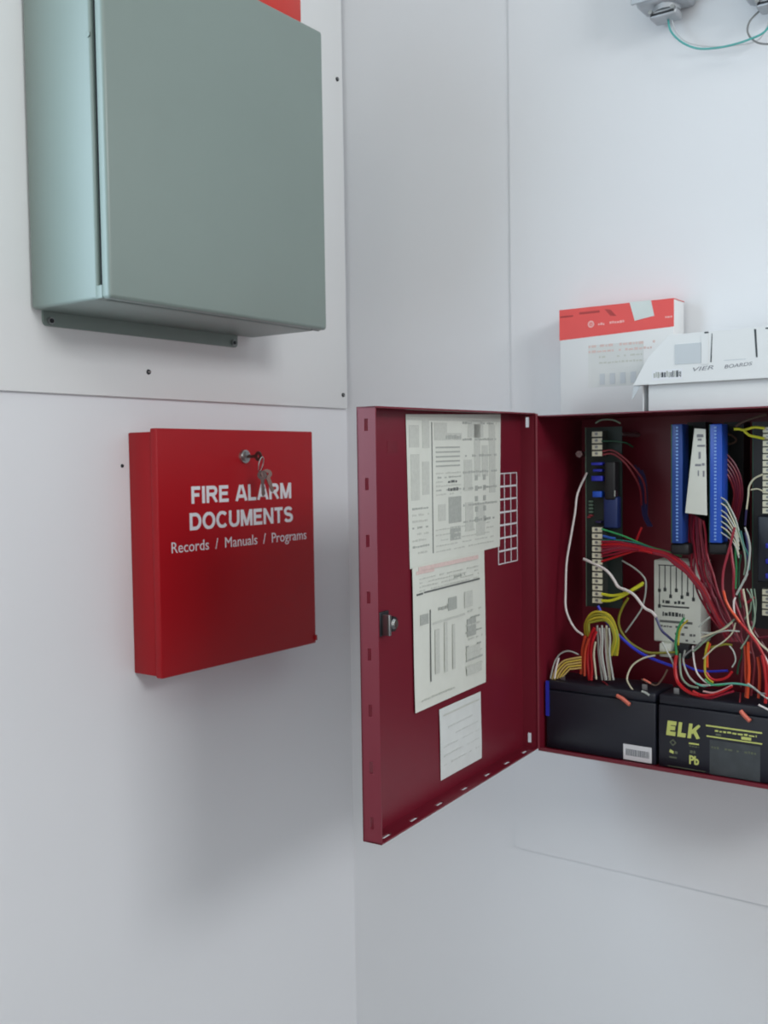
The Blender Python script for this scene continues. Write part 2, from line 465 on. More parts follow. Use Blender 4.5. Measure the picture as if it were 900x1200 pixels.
kb = thing('key_ring', (DD + 0.03, LY, LZ - 0.05), 'small steel keys on a ring hanging from the red documents cabinet lock', 'keys')
def key_into(m, o, along, side, L):
    """flat key: round bow with a hole, then a notched blade"""
    fr = Frame(o, along, side, Vector(along).cross(Vector(side)))
    n = 14
    vs, fs = [], []
    for c in (-0.0008, 0.0008):
        for r in (0.0066, 0.0022):
            vs += [fr.p(r * math.cos(2 * math.pi * k / n) * 0.9, r * math.sin(2 * math.pi * k / n), c) for k in range(n)]
    for k in range(n):
        j = (k + 1) % n
        fs += [[k, j, n + j, n + k], [2 * n + k, 3 * n + k, 3 * n + j, 2 * n + j], [k, 2 * n + k, 2 * n + j, j], [n + k, n + j, 3 * n + j, 3 * n + k]]
    m.add(vs, fs, 'key_metal')
    pts = [(0.0055, -0.0022), (L, -0.0022), (L + 0.002, -0.0008)]
    k = 0
    x = L
    while x > 0.012:
        pts.append((x, 0.0014 + 0.0011 * (k % 2))); x -= 0.003; k += 1
    pts.append((0.0055, 0.0024))
    m.prism(pts, -0.0008, 0.0008, 'key_metal', fr)
m = MB(); key_into(m, (DD + 0.026, LY, LZ), (-1, 0, 0), (0, 0, 1), 0.019); m.build('key', kb)
rc = Vector((DD + 0.030, LY, LZ - 0.0105))
m = MB().tube([rc + Vector((0.003 * math.sin(t), 0.004 * math.cos(t), 0.0095 * math.sin(t))) for t in [2 * math.pi * k / 10 for k in range(10)]], 0.0007, 'steel', 6, 3, True)
m.build('ring', kb)
m = MB(); key_into(m, rc + Vector((0.001, 0.001, -0.0145)), (0.02, 0.05, -1), (1, 0.3, 0.03), 0.026); m.build('key', kb)
m = MB(); key_into(m, rc + Vector((0.004, 0.006, -0.013)), (0.25, 0.25, -1), (0.5, 1, 0.3), 0.022); m.build('key', kb)

# ------------------------------------------------------------------ open fire alarm panel
X0, ZT, ZB, D = 0.4026, 0.0465, -0.3771, 0.1334
X1 = X0 + 0.386
T = 0.0016
fp = thing('fire_alarm_panel', ((X0 + X1) / 2, 0, ZB), 'open maroon fire alarm control panel full of coloured wires', 'control panel')
YB = -0.0022
m = MB()
m.box((X0, YB - T, ZB), (X1, YB, ZT), 'maroon_enamel')
m.box((X0, -D, ZB), (X0 + T, YB, ZT), 'maroon_enamel')
m.box((X1 - T, -D, ZB), (X1, YB, ZT), 'maroon_enamel')
m.box((X0, -D, ZT - T), (X1, YB, ZT), 'maroon_enamel')
m.box((X0, -D, ZB), (X1, YB, ZB + T), 'maroon_enamel')
m.box((X0 + T, -D, ZB + T), (X1 - T, -D + T, ZB + 0.0045), 'maroon_enamel')
m.build('cabinet_body', fp)

# door: a shallow tray swung open; local u runs from the hinge to the latch edge, v is height, n is its outer side
AN = math.radians(85.7407)
DV = Vector((math.cos(AN), -math.sin(AN), 0)); NV = Vector((-math.sin(AN), -math.cos(AN), 0))
DW, DT = 0.3771, 0.0211
class DoorFrame(Frame):
    def p(s, a, b, c=0.0):
        b = b + 0.0055 * (1 - a / DW) * (b - ZB) / (ZT - ZB)
        return s.o + s.u * a + s.v * b + s.n * c
DF = DoorFrame((X0 - 0.0008, -D - 0.0008, 0), DV, (0, 0, 1), NV)
# inner face frame read from inside: u runs towards the hinge
IO = DT - T
def dz(u, v): return (u, v)
DZT, DZB = ZT - 0.0021, ZB + 0.0021
FB = T
m = MB()
m.plate(0, DW, DZB, DZT, [], DT - T, DT, 'maroon_enamel', DF)
# flanges: frames whose plane is the flange
class Sub:
    def __init__(s, f): s.f = f
    def p(s, a, b, c=0.0): return s.f(a, b, c)
lat = Sub(lambda a, b, c: DF.p(DW - c, b, a))
latch_holes = [(0.0085, 0.0125, z - 0.0058, z + 0.0058) for z in (0.0271, -0.0289, -0.0829, -0.1370, -0.1915, -0.2459, -0.3012, -0.3556)]
m.plate(0, DT, DZB + 0.003, DZT - 0.003, latch_holes, 0, T, 'maroon_enamel', lat)
for e0, e1, sgn in ((DZT - 0.003, DZT, 1), (DZB, DZB + 0.003, -1)):     # clipped corners of the latch flange
    a, b = (e0, e1) if sgn > 0 else (e1, e0)
    m.prism([(0, a), (DT, a), (DT - 0.004, b), (0, b)], 0, T, 'maroon_enamel', lat)
hin = Sub(lambda a, b, c: DF.p(c, b, a))
m.plate(0, DT, DZB, DZT, [(0.0078, 0.0128, 0.0270, 0.0395), (0.0078, 0.0128, -0.3680, -0.3555)], 0, T, 'maroon_enamel', hin)
bot = Sub(lambda a, b, c: DF.p(a, DZB + c, b))
m.plate(0, DW, 0, DT, [(u - 0.0075, u + 0.0075, 0.0050, 0.0095) for u in (0.3567, 0.3030, 0.2480, 0.1890, 0.1310, 0.0770, 0.0240)], 0, T, 'maroon_enamel', bot)
top = Sub(lambda a, b, c: DF.p(a, DZT - c, b))
m.plate(0, DW, 0, DT, [], 0, T, 'maroon_enamel', top)
door = m.build('door', fp, 'maroon door swung open, with wiring diagrams stuck inside')
MB().cyl(DF.p(0.0, DZB + 0.001, -0.0012), DF.p(0.0, DZT - 0.001, -0.0012), 0.0024, 'maroon_enamel', 10).build('hinge', door)
INF = Sub(lambda a, b, c: DF.p(-a, b, IO - c))      # inside of the door; a = -u so that a grows to the right
m = MB().mark(-0.3245, -0.3046, -0.0003, 0.0116, 0.0, 'maroon_stamp', INF); m.build('stamp', door)
# upper wiring sheet
r = random.Random(11)
m = MB()
m.sheet([(-0.284, -0.1201), (-0.0671, -0.1153), (-0.0614, 0.0425), (-0.2885, 0.0388)], 'paper', INF, 0.0006, wave=0.0)
c = 0.0011
m.mark(-0.2353, -0.2336, -0.108, 0.0313, c, 'print_dark', INF)
for k in range(5): m.mark(-0.226, -0.170, 0.0035 - k * 0.0050, 0.0052 - k * 0.0050, c, 'print_mid', INF)
for (u0, u1, v0, v1, t) in [(-0.283, -0.262, 0.005, 0.028, 0), (-0.255, -0.240, 0.004, 0.033, 0), (-0.280, -0.262, -0.050, -0.002, 0), (-0.256, -0.241, -0.045, -0.010, 0),
        (-0.229, -0.200, 0.012, 0.031, 0), (-0.200, -0.165, 0.012, 0.020, 0), (-0.222, -0.205, -0.075, -0.057, 0), (-0.198, -0.168, -0.079, -0.050, 1),
        (-0.160, -0.140, -0.045, -0.010, 0), (-0.158, -0.138, -0.090, -0.058, 0), (-0.195, -0.170, -0.098, -0.083, 1), (-0.134, -0.118, -0.030, 0.030, 0),
        (-0.114, -0.098, -0.030, 0.006, 0), (-0.150, -0.110, 0.015, 0.034, 0), (-0.095, -0.078, -0.050, 0.030, 0), (-0.130, -0.108, -0.098, -0.062, 0)]:
    m.mark(u0, u1, v0, v1, c, ('print_light', 'print_mid')[t], INF)
for k in range(8): scribble(m, -0.278, -0.243, -0.060 - k * 0.0066, -0.0573 - k * 0.0066, c, ('print_light', 'print_mid')[k % 3 == 0], INF, k, 0.004)
for k in range(6): scribble(m, -0.226, -0.168, -0.0245 - k * 0.0046, -0.0222 - k * 0.0046, c, ('print_light', 'print_mid', 'print_light')[k % 3], INF, 30 + k, 0.004)
scribble(m, -0.199, -0.176, -0.0345, -0.0315, c + 0.0001, 'print_dark', INF, 71, 0.006)
scribble(m, -0.199, -0.174, -0.0440, -0.0395, c + 0.0001, 'print_dark', INF, 72, 0.005)
scribble(m, -0.203, -0.168, 0.013, 0.018, c + 0.0002, 'print_mid', INF, 73, 0.004)
for k in range(7): scribble(m, -0.163, -0.075, 0.030 - k * 0.0185, 0.033 - k * 0.0185, c + 0.0001, 'print_mid', INF, 40 + k, 0.004)
for i in range(2):
    for j in range(5): m.mark(-0.133 + i * 0.021, -0.126 + i * 0.021, -0.034 - j * 0.012, -0.028 - j * 0.012, c + 0.0001, 'print_mid', INF)
for k in range(5): scribble(m, -0.228, -0.085, -0.085 - k * 0.0058, -0.083 - k * 0.0058, c + 0.0002, 'print_light', INF, 60 + k, 0.006)
m.mark(-0.2880, -0.0640, 0.0330, 0.0352, c, 'print_light', INF)
m.build('wiring_diagram', door, 'upper printed wiring diagram sheet')
# lower wiring sheet
m = MB()
m.sheet([(-0.279, -0.2709), (-0.1106, -0.2709), (-0.1118, -0.1155), (-0.2824, -0.1190)], 'paper', INF, 0.0012, wave=0.0006, seed=3)
c = 0.0030
m.sheet([(-0.2746, -0.1490), (-0.2615, -0.1487), (-0.2615, -0.1468), (-0.2746, -0.1470)], 'print_dark', INF, c, nu=1, nv=1)
m.mark(-0.2590, -0.1270, -0.1482, -0.1464, c, 'print_dark', INF)
m.mark(-0.2470, -0.2450, -0.2440, -0.1670, c, 'print_dark', INF)
m.mark(-0.2700, -0.1300, -0.1240, -0.1195, c, 'print_red', INF)
m.mark(-0.2750, -0.2360, -0.1270, -0.1235, c, 'print_red', INF)
for k in range(4): scribble(m, -0.268, -0.130, -0.133 - k * 0.0042, -0.1312 - k * 0.0042, c, 'print_light', INF, 80 + k, 0.006)
scribble(m, -0.190, -0.165, -0.1395, -0.1365, c + 0.0002, 'print_mid', INF, 85, 0.004)
for (u0, u1, v0, v1, t) in [(-0.268, -0.250, -0.181, -0.170, 1), (-0.205, -0.185, -0.174, -0.160, 1), (-0.166, -0.146, -0.176, -0.158, 0), (-0.236, -0.226, -0.238, -0.190, 0),
        (-0.215, -0.208, -0.240, -0.185, 0), (-0.196, -0.190, -0.240, -0.190, 0), (-0.160, -0.138, -0.210, -0.190, 1), (-0.162, -0.128, -0.238, -0.222, 0),
        (-0.162, -0.124, -0.254, -0.243, 0), (-0.240, -0.165, -0.184, -0.1815, 0)]:
    m.mark(u0, u1, v0, v1, c, ('print_light', 'print_mid')[t], INF)
for k in range(9): scribble(m, -0.164, -0.122, -0.182 - k * 0.008, -0.1795 - k * 0.008, c + 0.0002, ('print_light', 'print_mid')[k % 2], INF, 90 + k, 0.005)
scribble(m, -0.228, -0.206, -0.171, -0.166, c + 0.0002, 'print_mid', INF, 120, 0.005)
scribble(m, -0.266, -0.190, -0.262, -0.2595, c, 'print_light', INF, 121, 0.005)
m.build('wiring_diagram', door, 'lower printed wiring diagram sheet')
m = MB()
m.sheet([(-0.2231, -0.3576), (-0.1239, -0.3575), (-0.1244, -0.2793), (-0.2251, -0.2789)], 'paper_note', INF, 0.0006, wave=0.0006, seed=5)
m.mark(-0.218, -0.130, -0.2880, -0.2866, 0.0022, 'print_light', INF)
for k in range(5): scribble(m, -0.217, -0.131, -0.303 - k * 0.010, -0.3010 - k * 0.010, 0.0022, 'print_faint', INF, 140 + k, 0.006)
m.build('paper_note', door, 'small pale note at the foot of the door')
m = MB()
GU = [-0.0700, -0.0517, -0.0335, -0.0150]
for u in GU: m.mark(u - 0.0007, u + 0.0007, -0.1375, -0.0282, 0.0004, 'sticker', INF, 0.0004)
for k in range(8):
    z = -0.0285 - k * 0.0155
    m.mark(GU[0] - 0.0007, GU[3] + 0.0007, z - (0.0011 if k not in (0, 7) else 0.0006), z + (0.0011 if k not in (0, 7) else 0.0006), 0.0004, 'sticker', INF, 0.0004)
m.build('grid_label', door, 'white grid sticker beside the hinge')
# latch
m = MB()
m.box((-0.3475, -0.1800, 0.0), (-0.3300, -0.1560, 0.003), 'dark_steel', INF, 0.0008)
m.box((-0.3450, -0.1790, 0.003), (-0.3405, -0.1585, 0.012), 'zinc', INF, 0.0008)
la = m.build('latch', door, 'steel latch near the door edge')
MB().cyl(INF.p(-0.3290, -0.1695, 0.0), INF.p(-0.3290, -0.1695, 0.008), 0.0085, 'dark_steel', 18, 0.0075).cyl(INF.p(-0.3290, -0.1695, 0.008), INF.p(-0.3290, -0.1695, 0.0105), 0.0055, 'steel', 14, 0.004).build('lock_barrel', door)

# ------------------------------------------------------------------ boards inside the panel
def terminal_mesh(w, h, d):
    m = MB()
    m.box((-w / 2, -h / 2, 0), (w / 2, h / 2, d), 'terminal_dark', BACK)
    m.box((-w / 2 + 0.0004, -h / 2 + 0.0005, d), (w / 2 - 0.0004, h / 2 - 0.0012, d + 0.0012), 'terminal_beige', BACK)
    m.cyl(BACK.p(-0.0008, 0, d + 0.0012), BACK.p(-0.0008, 0, d + 0.0016), h * 0.27, 'zinc', 8)
    m.box((-0.0008 - h * 0.25, -0.0003, d + 0.0016), (-0.0008 + h * 0.25, 0.0003, d + 0.0018), 'terminal_dark', BACK)
    o = m.build('terminal_tmp')
    me = o.data
    bpy.data.objects.remove(o)
    me.name = 'terminal'
    return me
TM = terminal_mesh(0.0142, 0.0078, 0.016)
def terminals(parent, x, zs, y):
    for z in zs:
        o = bpy.data.objects.new('terminal', TM)
        COL.objects.link(o)
        o.parent = parent
        o.location = Vector((x, y, z)) - root_loc(parent)
m = MB()
m.box((0.4368, -0.0625, -0.1990), (0.4860, -0.0605, 0.0320), 'pcb_dark')
m.box((0.4364, -0.0628, -0.1990), (0.4374, -0.0602, 0.0320), 'pcb_edge')
tb = m.build('terminal_board', fp, 'narrow green terminal board on the left side')
terminals(tb, 0.4601, [0.0230 - k * 0.0082 for k in range(4)], -0.0625)
terminals(tb, 0.4597, [-0.0978 - k * 0.0082 for k in range(12)], -0.0625)
for (z0, z1, x0, x1, d, mt) in [(-0.0165, -0.0130, 0.4515, 0.4660, 0.016, 'relay_blue'), (-0.0248, -0.0215, 0.4525, 0.4650, 0.013, 'relay_blue'),
                             (-0.0365, -0.0300, 0.4515, 0.4665, 0.016, 'relay_blue'), (-0.0570, -0.0495, 0.4530, 0.4650, 0.016, 'blue_plastic'),
                             (-0.0900, -0.0875, 0.4540, 0.4620, 0.010, 'indigo')]:
    MB().box((x0, z0, 0.0625), (x1, z1, 0.0625 + d), 'wire_indigo' if mt == 'indigo' else mt, BACK, 0.0006).build('relay', tb)
MB().box((0.4690, -0.0600, 0.0625), (0.4835, -0.0120, 0.0790), 'black_plastic', BACK, 0.002).box((0.4670, -0.0960, 0.0625), (0.4855, -0.0560, 0.0770), 'blue_dark', BACK, 0.002).build('cover', tb)
MB().box((0.4835, -0.0560, 0.074), (0.4850, -0.0480, 0.081), 'steel', BACK).build('clip', tb)
m = MB()
for k in range(5): m.box((0.4420, -0.0820 + k * 0.0045, 0.0625), (0.4475, -0.0800 + k * 0.0045, 0.0655), ('pcb_edge', 'led_red')[k == 0], BACK)
m.box((0.4400, -0.0842, 0.0625), (0.4440, -0.0825, 0.066), 'led_red', BACK)
m.build('small_components', tb)
MB().cyl((0.4290, YB - T, -0.002), (0.4290, -0.060, -0.002), 0.0030, 'zinc', 8).cyl((0.4290, -0.060, -0.002), (0.4290, -0.066, -0.002), 0.0048, 'steel', 6).build('standoff', fp)
for z in (-0.180, 0.022):
    MB().cyl((0.484, YB - T, z), (0.484, -0.0605, z), 0.003, 'zinc', 8).build('standoff', fp)

# right-hand board, cut by the picture edge
m = MB().box((0.6480, -0.0625, -0.2100), (0.7350, -0.0605, 0.0320), 'black_plastic')
m.box((0.6474, -0.0628, -0.2100), (0.6482, -0.0602, 0.0320), 'pcb_green')
tr = m.build('terminal_board', fp, 'dark terminal board cut off by the right edge of the picture')
terminals(tr, 0.6706, [0.0222 - k * 0.0077 for k in range(13)], -0.0625)
terminals(tr, 0.6706, [-0.1640 - k * 0.0080 for k in range(4)], -0.0625)
MB().box((0.6560, -0.1540, 0.0625), (0.7000, -0.0770, 0.0720), 'charcoal_plastic', BACK, 0.002).build('cover', tr)
for z in (-0.1110, -0.1290, -0.1460):
    MB().box((0.6668, z - 0.0028, 0.072), (0.6800, z + 0.0028, 0.078), 'relay_blue', BACK, 0.0006).build('relay', tr)
for z in (-0.190, 0.022):
    MB().cyl((0.6560, YB - T, z), (0.6560, -0.0605, z), 0.003, 'zinc', 8).build('standoff', fp)

# two blue terminal cards standing edge-on
for xa, xb, xc, z0, z1, lb in ((0.5625, 0.5655, 0.5770, -0.1100, 0.0312, 'left blue terminal card'), (0.6080, 0.6108, 0.6236, -0.1078, 0.0298, 'right blue terminal card beside the white tag')):
    m = MB().box((xa, -0.0975, z0), (xa + 0.0018, -0.0300, z1), 'pcb_green')
    cd = m.build('terminal_card', fp, lb)
    m = MB().box((xb - 0.0012, -0.1000, z0), (xc, -0.0780, z1), 'blue_deep' if xa < 0.58 else 'blue_plastic', bev=0.0008)
    m.build('terminal_strip', cd)
    m = MB()
    n = 34
    for k in range(n):
        z = z0 + 0.004 + (z1 - z0 - 0.008) * k / (n - 1)
        m.box((xb + 0.0042, -0.1008, z - 0.0010), (xb + 0.0066, -0.1000, z + 0.0010), 'blue_contact')
    m.build('contact_row', cd, kind='stuff')
    MB().box((xa - 0.002, -0.0960, z0 - 0.014), (xc + 0.006, -0.0300, z0 - 0.0005), 'black_plastic', bev=0.003).build('end_cap', cd)
    MB().box((xa - 0.004, -0.0300, z0 - 0.012), (xc + 0.004, YB - T, z1 + 0.004), 'black_plastic').build('card_holder', cd)
# paper tag between them
m = MB()
m.sheet([(0.5813, -0.0734), (0.6075, -0.0759), (0.6055, 0.0242), (0.5924, 0.0256)], 'paper', BACK, 0.1018, wave=0.0004, nu=3, nv=6)
for (u0, u1, v0, v1) in [(0.5955, 0.6030, 0.0150, 0.0185), (0.5965, 0.6010, 0.0110, 0.0135), (0.5960, 0.6050, 0.0040, 0.0062), (0.5975, 0.6000, -0.0100, -0.0020),
                         (0.5935, 0.6005, -0.0185, -0.0160), (0.6015, 0.6045, -0.0180, -0.0150), (0.5965, 0.5980, -0.0300, -0.0235), (0.6025, 0.6045, -0.0310, -0.0240)]:
    m.mark(u0, u1, v0, v1, 0.1030, 'ink', BACK)
m.build('paper_tag', fp, 'white handwritten paper tag')
# white module with a printed diagram
m = MB().box((0.5225, -0.2385, 0.012), (0.5825, -0.1360, 0.050), 'module_shell', BACK, 0.0015)
md = m.build('module', fp, 'pale module with a printed line diagram')
m = MB()
for k in range(7):
    x = 0.5300 + k * 0.0072
    L = (-0.193, -0.172, -0.180, -0.172, -0.180, -0.176, -0.182)[k]
    m.mark(x - 0.0006, x + 0.0006, L, -0.143, 0.0501, 'diagram_ink', BACK)
    m.mark(x - 0.0018, x + 0.0018, L - 0.003, L + 0.0015, 0.0501, 'diagram_ink', BACK)
    if k == 0: m.mark(x - 0.0018, x + 0.0018, -0.176, -0.172, 0.0502, 'diagram_ink', BACK)
m.mark(0.5285, 0.5740, -0.1428, -0.1416, 0.0501, 'diagram_ink', BACK)
scribble(m, 0.534, 0.566, -0.190, -0.1855, 0.0501, 'diagram_ink', BACK, 200, 0.004)
m.mark(0.533, 0.568, -0.1945, -0.1925, 0.0501, 'diagram_ink', BACK)
scribble(m, 0.534, 0.562, -0.206, -0.2000, 0.0501, 'diagram_ink', BACK, 201, 0.003)
m.mark(0.530, 0.572, -0.2140, -0.2110, 0.0501, 'print_dark', BACK)
scribble(m, 0.530, 0.575, -0.2200, -0.2170, 0.0501, 'print_dark', BACK, 202, 0.003)
scribble(m, 0.550, 0.576, -0.2290, -0.2255, 0.0501, 'print_dark', BACK, 203, 0.003)
scribble(m, 0.555, 0.576, -0.2360, -0.2330, 0.0501, 'print_dark', BACK, 204, 0.003)
m.build('printed_diagram', md)
MB().box((0.5330, -0.2560, 0.040), (0.5480, -0.2385, 0.060), 'module_shell', BACK, 0.002).build('plug', md)
MB().box((0.5560, -0.2560, 0.040), (0.5700, -0.2385, 0.058), 'dark_steel', BACK, 0.002).build('plug', md)

# ------------------------------------------------------------------ batteries
def battery(name, xa, xb, label, group=None):
    b = thing(name, ((xa + xb) / 2, -0.09, ZB + T), label, 'battery')
    yb, yf, zb, zt = -0.0570, -0.1215, ZB + T + 0.0002, -0.2885
    MB().box((xa, yf, zb), (xb, yb, zt - 0.012), 'battery_plastic', bev=0.002).build('case', b)
    MB().box((xa + 0.0004, yf + 0.0006, zt - 0.0118), (xb - 0.0004, yb - 0.0006, zt), 'battery_plastic', bev=0.0025).build('lid', b)
    for x in (xa + 0.018, xb - 0.018):
        MB().box((x - 0.0032, yf + 0.012, zt - 0.001), (x + 0.0032, yf + 0.0128, zt + 0.007), 'zinc').build('terminal_tab', b)
    return b
b1 = battery('battery', 0.4075, 0.5520, 'plain black sealed battery with a small barcode sticker, at the lower left of the panel')
m = MB().box((0.5116, -0.3735, 0.1215), (0.5474, -0.3545, 0.1219), 'sticker', BACK)
x = 0.5150
r = random.Random(5)
while x < 0.5440:
    wd = r.uniform(0.0006, 0.0018)
    m.mark(x, x + wd, -0.3680, -0.3600, 0.1219, 'barcode', BACK); x += wd + 0.0008
m.build('barcode_sticker', b1)
MB().box((0.4076, -0.3340, 0.1215), (0.4125, -0.2890, 0.1222), 'relay_blue', BACK).build('side_label', b1)
b2_ = battery('battery', 0.5553, 0.7060, 'black sealed battery with yellow ELK lettering, right of the plain battery')
BF = Sub(lambda a, b, c: Vector((a, -0.1215 - c, b)))
m = MB()
strokes_into(m, 'ELK', 0.5652, 0.6075, -0.3360, -0.3185, 0.0, 'battery_print', BF, th=0.28, gap=0.14, shear=0.14)
m.build('brand_lettering', b2_, 'yellow ELK lettering')
m = MB()
m.mark(0.6125, 0.6760, -0.3190, -0.3172, 0, 'battery_print', BF)
m.mark(0.6135, 0.6760, -0.3312, -0.3296, 0, 'battery_print', BF)
scribble(m, 0.6230, 0.6700, -0.3240, -0.3215, 0, 'battery_print', BF, 301, 0.004)
scribble(m, 0.6240, 0.6300, -0.3285, -0.3255, 0, 'battery_print_dim', BF, 302, 0.004)
m.mark(0.6530, 0.6640, -0.3285, -0.3252, 0, 'battery_print', BF)
m.mark(0.6170, 0.6740, -0.3740, -0.3340, 0, 'battery_patch', BF, 0.0001)
scribble(m, 0.6190, 0.6720, -0.3440, -0.3410, 0.0001, 'battery_print_dim', BF, 304, 0.003)
m.prism([(0.5735 + 0.0042 * math.cos(t), -0.3440 + 0.0042 * math.sin(t)) for t in [k * math.pi / 2 for k in range(4)]], 0, 0.0002, 'battery_print_dim', BF)
m.prism([(0.5735 + 0.0024 * math.cos(t), -0.3440 + 0.0024 * math.sin(t)) for t in [k * math.pi / 2 for k in range(4)]], 0.0002, 0.0003, 'battery_plastic', BF)
m.prism([(0.5690, -0.3560), (0.5740, -0.3575), (0.5745, -0.3545), (0.5700, -0.3525)], 0, 0.0002, 'battery_print', BF)
m.mark(0.5690, 0.5780, -0.3625, -0.3608, 0, 'battery_print_dim', BF)
m.mark(0.5755, 0.5790, -0.3570, -0.3540, 0, 'battery_print_dim', BF)
m.mark(0.5925, 0.6045, -0.3428, -0.3410, 0, 'battery_print', BF)
scribble(m, 0.5930, 0.6045, -0.3460, -0.3440, 0, 'battery_print_dim', BF, 305, 0.003)
scribble(m, 0.5940, 0.6045, -0.3535, -0.3490, 0, 'battery_print_dim', BF, 306, 0.003)
text_into(m, 'Pb', 0.5930, 0.6045, -0.3665, -0.3560, 0, 'battery_print', BF, bold=0.03)
m.mark(0.5670, 0.6120, -0.3730, -0.3722, 0, 'battery_print_dim', BF)
m.build('printed_marks', b2_)

